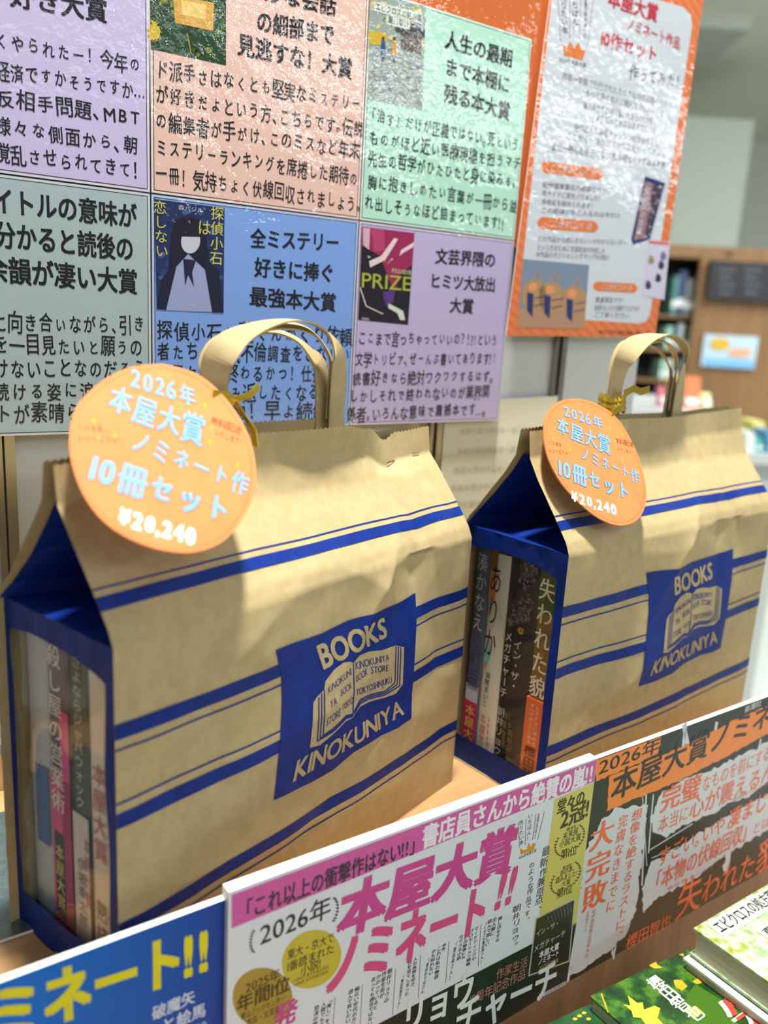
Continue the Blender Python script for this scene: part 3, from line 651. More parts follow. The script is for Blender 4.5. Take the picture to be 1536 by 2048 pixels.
def make_bag(k, B, label, handles, staples):
    root = thing('carrier_bag', B.P(BW / 2, BD / 2, 0), label, 'bag', 'kraft paper bookshop carrier bags')
    mb = MB(); nu, n1, n2 = 158, 80, 46
    ts = [BH * j / n1 for j in range(n1)] + [BH + B.TT * j / n2 for j in range(n2 + 1)]
    def sheet(back):
        P = []
        for j, t_ in enumerate(ts):
            for i in range(nu + 1):
                p = B.surf(BW * i / nu, t_, back)
                if j == len(ts) - 1: p = p + UP * (.0006 if i % 2 else -.0006)
                P.append(p)
        F = [[j * (nu + 1) + i, j * (nu + 1) + i + 1, (j + 1) * (nu + 1) + i + 1, (j + 1) * (nu + 1) + i] for j in range(len(ts) - 1) for i in range(nu)]
        if back: F = [f[::-1] for f in F]
        return P, F
    P, F = sheet(False); mb.add(P, F, M_kraft)
    def band(z0, z1, o=.00035):
        n = 120; Q = [(BW * i / n, z) for z in (z0, (z0 + z1) / 2, z1) for i in range(n + 1)]
        Fq = [[j * (n + 1) + i, j * (n + 1) + i + 1, (j + 1) * (n + 1) + i + 1, (j + 1) * (n + 1) + i] for j in range(2) for i in range(n)]
        mb.add([B.surf(u, t_, off=o) for u, t_ in Q], Fq, M_navy)
    for z, sd in STR:
        band(z - .0043, z + .0043); c = z + sd * .0098; band(c - .0006, c + .0006)
    band(BH + .0215, BH + .0300); band(BH + .0340, BH + .0352)
    # flag with the open book
    o1, o2, o3 = .0006, .0009, .0012
    q = logo_uz
    fl = [(541, 1296), (580, 1283), (640, 1266), (688, 1242), (740, 1223), (785, 1207), (833, 1187), (830, 1240), (823, 1320), (818, 1400), (815, 1435), (790, 1452), (760, 1465), (700, 1500), (660, 1535), (610, 1563), (540, 1596), (546, 1530), (550, 1480), (556, 1400), (555, 1350)]
    bag_poly(mb, B, [q(*p) for p in fl], M_navy, o1)
    c7 = lambda x, y: q(480 + x / 3.2, 1100 + y / 3.2)
    bag_text(mb, B, 'BOOKS', c7(512, 752), c7(918, 538), c7(470, 612), c7(900, 420), M_kraft, o2, .03)
    bag_text(mb, B, 'KINOKUNIYA', c7(306, 1468), c7(1030, 1035), c7(335, 1335), c7(1012, 945), M_kraft, o2, .022)
    bk = [(415, 1250), (428, 1100), (440, 965), (465, 925), (487, 905), (510, 880), (520, 830), (580, 755), (640, 710), (680, 704), (697, 714), (740, 665), (800, 640), (880, 630), (965, 600), (1022, 612), (1022, 740), (1020, 850), (975, 910), (900, 935), (800, 960), (740, 990), (690, 1060), (640, 1080), (560, 1160), (480, 1232)]
    bag_poly(mb, B, [c7(*p) for p in bk], M_kraft, o2)
    def ln(pts, wd=.0005):
        for a, b in zip(pts, pts[1:]):
            a, b = c7(*a), c7(*b); d = V((b[0] - a[0], b[1] - a[1])).normalized(); n = V((-d.y, d.x)) * wd
            bag_poly(mb, B, [(a[0] + n.x, a[1] + n.y), (b[0] + n.x, b[1] + n.y), (b[0] - n.x, b[1] - n.y), (a[0] - n.x, a[1] - n.y)], M_navy, o3)
    ln([(697, 714), (697, 860), (690, 1050)])
    for k_ in range(3):
        d = 18 * k_
        ln([(510 - d, 880 + 24 * k_), (495 - d, 1172 + 18 * k_), (560, 1118 + 10 * k_ + 4), (640, 1045 + 9 * k_), (690, 1035 + 8 * k_)])
        ln([(968 + 16 * k_, 604 + 3 * k_), (966 + 16 * k_, 840 + 10 * k_), (900, 895 + 11 * k_), (800, 915 + 12 * k_), (740, 945 + 12 * k_), (697, 1020 + 10 * k_)])
    for body, a, b, ua, ub in [('KINOKUNI', (525, 910), (685, 780), (535, 862), (680, 742)), ('YA', (538, 998), (585, 965), (538, 952), (580, 922)), ('BOOK', (607, 922), (685, 868), (610, 880), (680, 828)), ('STORE', (510, 1112), (605, 1040), (518, 1064), (606, 992)), ('TOKYO', (615, 1010), (690, 965), (618, 975), (690, 922)),
                               ('KINOKUNIYA', (710, 755), (925, 690), (708, 705), (920, 655)), ('BOOK', (712, 832), (785, 785), (710, 792), (785, 740)), ('STORE', (805, 778), (922, 762), (805, 736), (922, 722)), ('TOKYOSHINJUKU', (712, 920), (948, 838), (710, 880), (944, 798))]:
        bag_text(mb, B, body, c7(*a), c7(*b), c7(*ua), c7(*ub), M_navy, o3, .0)
    mb.build('front_sheet', root, smooth=True)
    mb = MB(); P, F = sheet(True); mb.add(P, F, M_kraft)
    for z, sd in STR:
        n = 40
        for hh, cz in ((.0043, z), (.0006, z + sd * .0098)):
            Q = [B.surf(BW * i / n, zz, True, .0003) for zz in (cz - hh, cz + hh) for i in range(n + 1)]
            mb.add(Q, [[i + 1, i, n + 1 + i, n + 2 + i] for i in range(n)], M_navy)
    mb.build('back_sheet', root, smooth=True)
    # folded sides
    for side in (0, 1):
        u0 = 0.0008 if side == 0 else BW - .0008; sg = 1 if side == 0 else -1
        def pt(w_, z, dx=0): return B.P(u0 + sg * dx, w_, z)
        mb = MB(); fm, bm, zb = .085 * BD, .95 * BD, .024
        top = [(fm, .187), (.2 * BD, .1905), (.4 * BD, .1935), (.6 * BD, .1945), (.8 * BD, .1935), (bm, .191)]
        wr = lambda w_, z: .0016 * noise.noise(V((w_ * 60 + side, z * 25, B.seed)))
        def pn(w_, z): return pt(w_, z, wr(w_, z) if 0.001 < w_ < BD - .001 else 0)
        mb.grid(lambda a, b: pn(a * BD, b * zb), 10, 3, M_navy)
        mb.grid(lambda a, b: pn(a * fm, zb + b * (.187 - zb)), 2, 24, M_navy)
        mb.grid(lambda a, b: pn(bm + a * (BD - bm), zb + b * (.191 - zb)), 2, 24, M_navy)
        full = [(0, .187)] + top + [(BD, .191)]
        for (w0, z0), (w1, z1) in zip(full, full[1:]):
            mb.grid(lambda a, b: pn(w0 + (w1 - w0) * a, z0 + (z1 - z0) * a + b * (BH - z0 - (z1 - z0) * a)), 4, 6, M_navy)
        F_, K_ = pt(0, BH), pt(BD, BH); zt = interp(u0, B.zf)
        C_ = pt(.55 * BD, BH + .006, .075); T_ = pt(.45 * BD, zt - .024, .001); T2 = pt(.55 * BD, zt - .024, .001)
        M1 = pt(.5 * BD, zt - .024, .045)
        def tri(a, b, c, n=10):
            P, F = [], []
            for i in range(n + 1):
                for j in range(n + 1 - i): P.append(a + (b - a) * (i / n) + (c - a) * (j / n))
            idx = {}; kk = 0
            for i in range(n + 1):
                for j in range(n + 1 - i): idx[i, j] = kk; kk += 1
            for i in range(n):
                for j in range(n - i):
                    F.append((idx[i, j], idx[i + 1, j], idx[i, j + 1]))
                    if i + j < n - 1: F.append((idx[i + 1, j], idx[i + 1, j + 1], idx[i, j + 1]))
            P = [p + UP * .0012 * noise.noise(p * 60) if 0 < min((p - F_).length, (p - K_).length) else p for p in P]
            mb.add(P, F, M_navy)
        # the upper side is pushed in between the two sheets, following their profile
        prof_f = [B.surf(u0, BH + B.TT * a) for a in (0, .1, .35, .62, .78)]; prof_b = [B.surf(u0, BH + B.TT * a, True) for a in (0, .1, .35, .62, .78)]
        deep = [C_, C_ + UP * .006, pt(.5 * BD, BH + .030, .068), pt(.5 * BD, BH + .05, .056), M1]
        prof_b = [p + B.e * (sg * .007 * min(1, i / 1.5)) - B.n * .001 for i, p in enumerate(prof_b)]
        for pr in (prof_f, prof_b):
            for a in range(4): mb.add([pr[a], pr[a + 1], deep[a + 1], deep[a]], [[0, 1, 2, 3]], M_navy)
        tri(F_, K_, C_)
        sidep = mb.build('side_gusset', root, smooth=False)
        mb = MB(); ww = [(fm - .003, zb - .004), (bm + .002, zb - .004), (bm + .002, .2)] ; mb.grid(lambda a, b: pt(fm - .003 + a * (bm - fm + .005), zb - .004 + b * (.2 - zb), .0012 + .0022 * noise.noise(V((a * 3, b * 5, B.seed)))), 16, 30, M_film)
        mb.build('window', sidep, smooth=True)
    mb = MB(); mb.box(B.P(.001, .001, .0003), B.e * (BW - .002), B.n * (BD - .002), UP * .0008, M_kraft); mb.build('base', root)
    for spec in handles: ribbon(spec, B, root)
    for (u, t_, ang) in staples:
        mb = MB(); p = B.surf(u, t_, off=.0006); ax = (B.e * math.cos(ang) + UP * math.sin(ang)) * .009
        mb.box(p, ax, -B.n * .0006, UP * .0007, M_chrome); mb.build('staple', root)
    return root
def catmull(pts, n):
    out = []
    for i in range(len(pts) - 1):
        p = [pts[max(0, i - 1)], pts[i], pts[i + 1], pts[min(len(pts) - 1, i + 2)]]
        for k in range(n):
            t_ = k / n
            out.append([.5 * (2 * p[1][c] + (p[2][c] - p[0][c]) * t_ + (2 * p[0][c] - 5 * p[1][c] + 4 * p[2][c] - p[3][c]) * t_ ** 2 + (3 * p[1][c] - p[0][c] - 3 * p[2][c] + p[3][c]) * t_ ** 3) for c in range(len(p[1]))])
    out.append(list(pts[-1])); return out
def ribbon(pts, B, root):
    """flat paper handle: each point is (u, w, z, turn, width); turn 0 = flat side to the front, 1 = flat side up"""
    S = catmull(pts, 8); P = []; th = .0011
    for i, (u, w_, z, tn, wd) in enumerate(S):
        c = B.P(u, w_, z); a = S[max(0, i - 1)]; b = S[min(len(S) - 1, i + 1)]
        tan = (B.P(b[0], b[1], b[2]) - B.P(a[0], a[1], a[2])).normalized()
        inpl = tan.cross(B.n).normalized()              # across the strip inside the handle plane
        wv = (inpl * math.cos(tn * math.pi / 2) + B.n * math.sin(tn * math.pi / 2)); nn = tan.cross(wv).normalized()
        P.append([c + wv * (wd * sa) + nn * (th * sb) for sa, sb in ((-.5, -.5), (.5, -.5), (.5, .5), (-.5, .5))])
    mb = MB(); n = len(P)
    for k in range(4):
        a = [q[k] for q in P]; b = [q[(k + 1) % 4] for q in P]
        mb.add(a + b, [[i, n + i, n + i + 1, i + 1] for i in range(n - 1)], M_kraft)
    mb.build('handle', root, smooth=True)
def wave_l(u, a):
    k = max(0, (a - .55) / .45) ** 1.3
    return k * (-.013 * math.exp(-((u - .185) / .055) ** 2) + .003 * math.exp(-((u - .262) / .018) ** 2) - .004 * math.exp(-((u - .06) / .04) ** 2))
def wave_r(u, a):
    k = max(0, (a - .55) / .45) ** 1.3
    return k * (-.006 * math.exp(-((u - .14) / .05) ** 2) + .0015 * math.sin(u * 60))
BL_ = Bag('l', [(0, .290), (.10, .297), (.2, .297), (.235, .292), (.262, .281), (.275, .286), (.3159, .288)], [(0, .2905), (.10, .302), (.2, .300), (.255, .286), (.3159, .2895)], 3.1,
          [(.205, .192, -.004, .03, .008, .9), (.245, .200, .004, .012, .022, 0), (.09, .19, -.003, .05, .02, .5), (.28, .12, .003, .02, .05, .2), (.17, .06, .0025, .05, .012, .5), (.26, .23, .003, .01, .05, .3)], wave_l)
BR_ = Bag('r', [(0, .292), (.1, .297), (.2, .2965), (.3159, .301)], [(0, .2925), (.1, .3), (.2, .299), (.3159, .302)], 8.4,
          [(.16, .193, -.004, .03, .009, .9), (.22, .200, .004, .014, .022, 0), (.09, .085, -.003, .05, .02, .4), (.05, .07, .003, .03, .03, 0), (.25, .21, .003, .012, .05, .3)], wave_r)
LB = BL_
hl = [(.103, .050, .255, 0, .018), (.103, .050, .30, 0, .018), (.101, .048, .325, .05, .018), (.102, .045, .341, .35, .0175), (.118, .044, .355, .8, .017), (.150, .043, .3635, 1, .017), (.180, .044, .361, .85, .017), (.199, .045, .349, .4, .0175), (.207, .047, .335, .05, .016), (.210, .050, .30, 0, .015), (.211, .050, .255, 0, .015)]
hl2 = [(.107, .056, .255, 0, .016), (.107, .056, .32, 0, .016), (.110, .060, .338, .3, .016), (.125, .062, .350, .7, .016), (.150, .064, .3565, .9, .016), (.176, .062, .353, .75, .016), (.194, .060, .341, .4, .016), (.202, .057, .325, .05, .014), (.204, .056, .255, 0, .014)]
hr = [(.106, .050, .255, 0, .017), (.106, .050, .30, 0, .017), (.104, .048, .330, .05, .017), (.105, .044, .347, .35, .017), (.120, .042, .361, .8, .018), (.150, .042, .367, 1, .018), (.185, .046, .362, .85, .018), (.211, .054, .348, .45, .017), (.209, .053, .330, .1, .016), (.203, .050, .30, 0, .015), (.203, .050, .255, 0, .015)]
hr2 = [(.112, .056, .255, 0, .016), (.114, .057, .318, .05, .016), (.121, .060, .342, .3, .016), (.140, .064, .3565, .75, .016), (.165, .066, .358, .9, .016), (.190, .066, .350, .7, .016), (.204, .062, .335, .3, .015), (.199, .057, .31, .05, .014), (.197, .056, .255, 0, .014)]
hl3 = [(.108, .053, .30, .05, .014), (.107, .052, .325, .15, .014), (.112, .051, .344, .5, .014), (.130, .050, .357, .75, .013), (.155, .050, .3605, .8, .013), (.182, .050, .357, .7, .013), (.201, .051, .342, .45, .013), (.2075, .052, .322, .1, .012), (.2075, .052, .30, 0, .012)]
hr3 = [(.109, .053, .30, .05, .014), (.111, .053, .330, .1, .014), (.117, .051, .349, .5, .014), (.138, .050, .361, .75, .013), (.165, .052, .3625, .8, .013), (.190, .056, .356, .7, .013), (.207, .059, .340, .45, .013), (.203, .056, .320, .1, .012), (.200, .053, .30, 0, .012)]
make_bag('l', BL_, 'large kraft paper carrier bag at the left with navy stripes, nearest the camera', [hl, hl2, hl3], [(.262, BH + .085, .1), (.292, BH + .083, .05)])
make_bag('r', BR_, 'kraft paper carrier bag with navy stripes standing behind to the right', [hr, hr2, hr3], [])

# books inside the bags, spines at the side window
def spine_book(B, w0, w1, zt, cover, label, draw, obi=None, dx=0.0, rough=.4):
    root = thing('hardcover_book', B.P(.07, (w0 + w1) / 2, .0015), label, 'book')
    u0 = .0075 + dx; c = plain('cover_%s' % label[:22].replace(' ', '_'), cover, rough); zb = .0018
    mb = MB(); ns = 8
    prof = [((w0 + w1) / 2 - (w1 - w0) / 2 * math.cos(math.pi * i / ns), .0022 * (1 - math.sin(math.pi * i / ns))) for i in range(ns + 1)]
    P = [B.P(u0 + d, w_, z) for z in (zb, zt) for w_, d in prof]
    mb.add(P, [[i + 1, i, ns + 1 + i, ns + 2 + i] for i in range(ns)], c)
    for wv in (w0, w1 - .0012):
        mb.box(B.P(u0 + .002, wv, zb), B.e * .128, B.n * .0012, UP * (zt - zb), c)
    pl = Plane(B.P(u0, w0, 0), -B.e, -B.n, UP)
    draw(mb, pl)
    mb.build('cover', root)
    mb = MB(); mb.box(B.P(u0 + .004, w0 + .0013, zb + .002), B.e * .122, B.n * (w1 - w0 - .0026), UP * (zt - zb - .004), M_page); mb.build('page_block', root)
    if obi:
        h, col, dr = obi; mb = MB(); mb.box(B.P(u0 - .0006, w0 - .0002, zb), B.e * .10, B.n * (w1 - w0 + .0004), UP * h, plain('band_%d_%d_%d' % col, col, .4))
        dr(mb, Plane(B.P(u0 - .0006, w0, 0), -B.e, -B.n, UP)); mb.build('paper_band', root)
    return root
def svt(mb, B, pl, w_, z0, z1, body, size, rgb, wt=.0):
    """spine lettering: column at depth w_, from height z0 down to z1, size in metres"""
    n = len(body); st = (z0 - z1) / n; m = ink(rgb)
    for i, ch in enumerate(body):
        for d in ([0] if not wt else [-wt, wt]):
            p, f, adv = glyph(ch, 0)
            if not p: continue
            if ch == 'ー': p = [(b, 1 - a) for a, b in p]
            P = [pl.P0 + B.n * (w_ - (pl.P0 - B.o).dot(B.n)) - B.n * ((a - .5 + d) * size) + UP * (z0 - (i + 1) * st + b * st * .95) + pl.n * (.0004 + (4e-5 if d > 0 else 0)) for a, b in p]
            mb.add(P, f, m)
def srect(mb, B, pl, w0, w1, z0, z1, rgb, off=.0002):
    b = pl.P0 - B.n * ((pl.P0 - B.o).dot(B.n)); mb.poly([b + B.n * w1 + UP * z0 + pl.n * off, b + B.n * w0 + UP * z0 + pl.n * off, b + B.n * w0 + UP * z1 + pl.n * off, b + B.n * w1 + UP * z1 + pl.n * off], ink(rgb))
B = BL_
def d1(mb, pl): svt(mb, B, pl, .018, .19, .03, '探偵小石は恋しない', .009, (170, 150, 70))
spine_book(B, .006, .017, .194, (206, 190, 160), 'cream book nearest the front in the left bag window', lambda mb, pl: svt(mb, B, pl, .0115, .188, .09, '恋しない探偵', .007, (140, 120, 50)))
def d2(mb, pl): svt(mb, B, pl, .026, .135, .075, '本屋大賞', .013, (196, 96, 84)); svt(mb, B, pl, .026, .052, .022, '熟柿', .011, (110, 84, 76)); mb.ngon([pl.P0 - B.n * ((pl.P0 - B.o).dot(B.n)) + B.n * (.027 + .006 * math.cos(a)) + UP * (.017 + .009 * math.sin(a)) + pl.n * .0003 for a in [i * .35 for i in range(18)]], ink((150, 96, 86)))
spine_book(B, .0175, .036, .194, (222, 212, 194), 'cream white book with red lettering in the left bag window', d2)
def d3(mb, pl): svt(mb, B, pl, .044, .19, .10, 'さよならジャバウォック', .009, (206, 206, 176)); srect(mb, B, pl, .037, .052, .002, .096, (206, 200, 196)); svt(mb, B, pl, .044, .07, .025, '伊坂幸太郎', .009, (110, 90, 90)); svt(mb, B, pl, .039, .085, .04, '本屋大賞', .005, (190, 80, 90))
spine_book(B, .0365, .053, .194, (44, 62, 52), 'dark green book with pale katakana spine in the left bag window', d3)
def d4(mb, pl): srect(mb, B, pl, .054, .063, .002, .152, (214, 40, 138)); svt(mb, B, pl, .066, .19, .088, '殺し屋の営業術', .014, (226, 218, 214), .012); srect(mb, B, pl, .0615, .0715, .018, .075, (34, 30, 34), .0003); svt(mb, B, pl, .0665, .068, .024, '本屋大賞', .009, (206, 184, 60), .02)
spine_book(B, .0535, .075, .194, (74, 56, 66), 'black and magenta book with white lettering in the left bag window', lambda mb, pl: (srect(mb, B, pl, .054, .0735, .002, .11, (214, 60, 140)), d4(mb, pl)))
spine_book(B, .0755, .0965, .19, (170, 178, 186), 'pale grey book at the back of the left bag window', lambda mb, pl: srect(mb, B, pl, .077, .09, .06, .11, (70, 96, 160)))
B2 = BR_
spine_book(B2, .006, .0125, .194, (206, 212, 196), 'thin pale green book nearest the front in the right bag window', lambda mb, pl: (svt(mb, B2, pl, .009, .13, .04, '夏川草介', .005, (60, 80, 60)), srect(mb, B2, pl, .007, .0118, .02, .045, (120, 160, 90))))
def e2(mb, pl): srect(mb, B2, pl, .0135, .029, .155, .194, (70, 96, 40)); svt(mb, B2, pl, .0215, .184, .085, '失われた貌', .016, (240, 238, 220), .015)
spine_book(B2, .013, .030, .194, (150, 112, 42), 'golden brown book with an orange band in the right bag window', e2, (.082, (232, 112, 60), lambda mb, pl: (svt(mb, B2, pl, .0215, .044, .006, '櫻田智也', .012, (60, 34, 24), .01), svt(mb, B2, pl, .0185, .08, .045, 'ミステリに求める', .005, (250, 220, 200)), svt(mb, B2, pl, .0235, .08, .045, 'すべてがここにある', .005, (250, 220, 200)))))
def e3(mb, pl):
    r_ = random.Random(5)
    for z0, z1, w0, w1 in ((.168, .192, .032, .050), (.148, .162, .034, .054), (.139, .146, .036, .056)):
        b = pl.P0 - B2.n * ((pl.P0 - B2.o).dot(B2.n))
        for i in range(70):
            t_ = r_.random(); wv = w0 + (w1 - w0) * t_; zz = z0 + (z1 - z0) * r_.random() - (t_ - .5) * .012; s_ = r_.uniform(.0006, .0016)
            mb.poly([b + B2.n * (wv + s_ * math.cos(a)) + UP * (zz + s_ * math.sin(a)) + pl.n * .0002 for a in (0, 1.3, 2.6, 3.9, 5.2)], ink(r_.choice([(120, 100, 120), (96, 84, 104), (150, 134, 150)])))
    svt(mb, B2, pl, .0445, .126, .082, 'イン・ザ・', .009, (226, 222, 206)); svt(mb, B2, pl, .0545, .130, .072, 'メガチャーチ', .008, (226, 222, 206))
    b = pl.P0 - B2.n * ((pl.P0 - B2.o).dot(B2.n)); 
    for k in range(5):
        a0 = k * 1.2566; mb.poly([b + B2.n * (.043 + .002 * math.cos(a0) + .0013 * math.cos(a)) + UP * (.134 + .002 * math.sin(a0) + .0013 * math.sin(a)) + pl.n * .0004 for a in (0, 1, 2, 3, 4, 5)], ink((200, 150, 60)))
    svt(mb, B2, pl, .0555, .064, .02, '朝井リョウ', .009, (200, 196, 184)); svt(mb, B2, pl, .0435, .062, .008, '15周年記念作品', .006, (150, 136, 84)); svt(mb, B2, pl, .050, .062, .03, '作家生活', .005, (150, 136, 84))
spine_book(B2, .0305, .0605, .194, (50, 44, 40), 'thick dark brown book with white katakana in the right bag window', e3)
def e4(mb, pl): srect(mb, B2, pl, .073, .080, .15, .194, (204, 130, 60)); srect(mb, B2, pl, .073, .080, .175, .194, (120, 140, 60)); svt(mb, B2, pl, .0735, .182, .10, 'ありか', .013, (30, 34, 30)); srect(mb, B2, pl, .073, .079, .096, .112, (130, 200, 190)); svt(mb, B2, pl, .073, .088, .056, '瀬尾まいこ', .006, (70, 60, 50)); svt(mb, B2, pl, .0735, .05, .012, '本屋大賞', .007, (214, 104, 70)); svt(mb, B2, pl, .066, .05, .022, '2026年', .0055, (214, 104, 70))
spine_book(B2, .061, .081, .19, (226, 224, 208), 'white book with black hiragana title in the right bag window', e4)
def e5(mb, pl): srect(mb, B2, pl, .082, .096, .002, .07, (206, 206, 220)); svt(mb, B2, pl, .089, .187, .118, '湊かなえ', .012, (220, 224, 232)); svt(mb, B2, pl, .089, .118, .066, '暁星', .014, (90, 90, 150), .01); srect(mb, B2, pl, .0818, .0966, .002, .055, (206, 44, 100), .0003); svt(mb, B2, pl, .089, .052, .008, '本屋大賞', .011, (236, 206, 60), .015)
spine_book(B2, .0815, .097, .194, (96, 104, 126), 'slate blue book with a magenta band in the right bag window', e5)

# ------------------------------------------------------------------ round price tags hanging from the handles
M_tag = noisy('orange_card', [(.3, (214, 121, 62)), (.7, (221, 130, 71))], (40, 40, 40), 6, .75)[0]
M_tie = M_gold
def price_tag(name_label, pts3, outline, lines, rim_shift, tie, seedlbl):
    nn = (pts3[1] - pts3[0]).cross(pts3[2] - pts3[0]).normalized()
    if nn.dot(CO - pts3[0]) < 0: nn = -nn
    upv = (UP - nn * UP.dot(nn)).normalized(); rt = upv.cross(nn).normalized()
    pl = Plane(pts3[0], nn, rt, upv)
    root = thing('price_tag', pl(*tie), name_label, 'tag', 'round orange price tags')
    S = catmull([list(p) for p in outline + outline[:1]], 6)[:-1]
    cx = sum(p[0] for p in S) / len(S); cy = sum(p[1] for p in S) / len(S)
    mb = MB(); f_ = [pl(x, y) for x, y in S]; b_ = [p - nn * .0012 for p in f_]; n = len(S)
    mb.ngon(f_, M_tag); mb.ngon(b_[::-1], M_tag)
    mb.add(f_ + b_, [[i, i + n, (i + 1) % n + n, (i + 1) % n] for i in range(n)], M_tag)
    RM = ink((184, 92, 40)); ring = [(cx + (x - cx) * .955, cy + (y - cy) * .955) for x, y in S]; ring2 = [(cx + (x - cx) * .949, cy + (y - cy) * .949) for x, y in S]
    for i in range(n): shape(mb, pl, [ring[i], ring[(i + 1) % n], ring2[(i + 1) % n], ring2[i]], RM, .00015)
    BLU, GRY, WHT, BRN, YEL = ink((122, 170, 204)), ink((84, 84, 112)), ink((236, 236, 236)), ink((96, 58, 30)), ink((196, 162, 40))
    for body, BLp, BRp, h, st in lines:
        # lettering slopes, so its own up direction leans with the line
        A, E = pl.hit(*BLp), pl.hit(*BRp); e_ = (E - A).normalized(); u_ = nn.cross(e_); u_ = u_ if u_.dot(upv) > 0 else -u_
        p2 = Plane(pl.P0, nn, e_, u_)
        if st == 'blue': text(mb, p2, body, BLp, BRp, h, GRY, wt=.04, jit=.08, off=.0003); text(mb, p2, body, BLp, BRp, h, BLU, wt=.02, jit=.08, off=.0009)
        elif st == 'fat': text(mb, p2, body, BLp, BRp, h, GRY, wt=.056, jit=.05, off=.0003); text(mb, p2, body, BLp, BRp, h, BLU, wt=.032, jit=.05, off=.0009)
        elif st == 'white': text(mb, p2, body, BLp, BRp, h, WHT, wt=.04, jit=.06, off=.0005)
        else: text(mb, p2, body, BLp, BRp, h, BRN, jit=.12, off=.0004)
    for (x, y, r_) in rim_shift:
        shape(mb, pl, [(x, y - r_ * 1.6), (x + r_ * .3, y - r_ * .3), (x + r_, y), (x + r_ * .3, y + r_ * .3), (x, y + r_ * 1.6), (x - r_ * .3, y + r_ * .3), (x - r_, y), (x - r_ * .3, y - r_ * .3)], YEL, .0004)
    mb.build('tag_card', root)
    return root, pl
def strip(path, wd, side, mat, mb, th=.0006):
    P = []; n = len(path)
    for i, p in enumerate(path):
        t_ = (path[min(n - 1, i + 1)] - path[max(0, i - 1)]).normalized(); sd = (side - t_ * side.dot(t_)).normalized(); nr = t_.cross(sd)
        for a, b in ((-.5, -.5), (.5, -.5), (.5, .5), (-.5, .5)): P.append(p + sd * wd * a + nr * th * b)
    F = [[4 * i + k, 4 * i + (k + 1) % 4, 4 * i + 4 + (k + 1) % 4, 4 * i + 4 + k] for i in range(n - 1) for k in range(4)] + [[3, 2, 1, 0], [4 * n - 4, 4 * n - 3, 4 * n - 2, 4 * n - 1]]
    mb.add(P, F, mat)
def onw(B, px, py, w_): return Plane(B.P(0, w_, 0), -B.n, B.e, UP).hit(px, py)
ol = [(325, 727), (395, 748), (452, 797), (495, 865), (512, 940), (500, 1010), (455, 1075), (395, 1103), (325, 1100), (255, 1075), (200, 1035), (160, 975), (139, 895), (152, 815), (205, 762), (262, 734)]
ll = [('2026年', (258, 780), (392, 820), 48, 'blue'), ('本屋大賞', (208, 826), (404, 895), 62, 'blue'), ('ノミネート作', (252, 905), (494, 1000), 54, 'blue'), ('10冊セット', (172, 965), (458, 1058), 66, 'fat'), ('¥20,240', (232, 1052), (392, 1096), 44, 'white'),
      ('無料配送', (420, 848), (482, 872), 17, 'brown'), ('いたします！', (428, 872), (488, 895), 16, 'brown'), ('このまま', (155, 862), (208, 866), 16, 'brown'), ('レジへどうぞ！', (155, 885), (252, 890), 17, 'brown')]
sp = [(410, 812, 6), (424, 855, 6), (420, 885, 6), (475, 930, 6), (188, 842, 6), (198, 876, 6), (230, 872, 6)]
ptL = [onw(BL_, 430, 790, .036), onw(BL_, 330, 1105, -.016), onw(BL_, 140, 900, .030)]
rt, pl = price_tag('round orange price tag with white and blue lettering on the near left bag', ptL, ol, ll, sp, (432, 784), 0)
# gold twist tie round the handle leg
hc = BL_.P(.103, .050, .318)
mb = MB(); ringp = []
for i in range(25):
    a = 2 * math.pi * i / 24; ringp.append(hc + BL_.e * (.0105 * math.cos(a)) + BL_.n * (.010 * math.sin(a) + .002) + UP * .001 * math.sin(3 * a))
strip(ringp, .0085, UP, M_gold, mb); mb.build('twist_tie', rt)
mb = MB(); k0 = BL_.P(.108, .038, .318); tp = pl(424, 792, .0012)
strip([tp + (k0 - tp) * t_ for t_ in (0, .25, .5, .75, 1)], .006, UP, M_gold, mb)
strip([k0, k0 + BL_.e * .006 - UP * .008, k0 + BL_.e * .013 - UP * .017 - BL_.n * .002, k0 + BL_.e * .017 - UP * .028], .0045, BL_.n, M_gold, mb)
strip([k0, k0 + BL_.e * .009 + UP * .003 - BL_.n * .003, k0 + BL_.e * .015 + UP * .008 - BL_.n * .004], .004, UP, M_gold, mb)
mb.build('tie_tail', rt)
orr = [(1158, 797), (1195, 808), (1232, 834), (1262, 880), (1284, 935), (1293, 990), (1284, 1028), (1262, 1047), (1232, 1050), (1196, 1035), (1158, 1005), (1122, 965), (1098, 920), (1088, 870), (1094, 828), (1120, 802)]
lr = [('2026年', (1128, 836), (1208, 862), 28, 'blue'), ('本屋大賞', (1112, 868), (1222, 912), 38, 'blue'), ('ノミネート作', (1160, 922), (1280, 972), 32, 'blue'), ('10冊セット', (1117, 955), (1262, 1008), 42, 'fat'), ('¥20,240', (1142, 1005), (1236, 1034), 28, 'white'),
      ('無料配送', (1230, 886), (1268, 896), 12, 'brown'), ('いたします！', (1234, 902), (1270, 912), 11, 'brown'), ('このまま', (1098, 890), (1124, 896), 11, 'brown'), ('レジへどうぞ！', (1098, 905), (1144, 915), 11, 'brown')]
sp = [(1220, 857, 4), (1244, 868, 4), (1244, 920, 4), (1276, 945, 4), (1106, 878, 4), (1140, 900, 4), (1230, 882, 4)]
ptR = [onw(BR_, 1235, 815, .0414), onw(BR_, 1237, 1050, -.0075), onw(BR_, 1088, 860, .040)]
rt, pl = price_tag('round orange price tag hanging on the farther right bag', ptR, orr, lr, sp, (1232, 820), 1)
hc = BR_.P(.106, .050, .310)
mb = MB(); ringp = []
for i in range(25):
    a = 2 * math.pi * i / 24; ringp.append(hc + BR_.e * (.0105 * math.cos(a)) + BR_.n * (.011 * math.sin(a) + .002) + UP * .0015 * math.sin(3 * a))
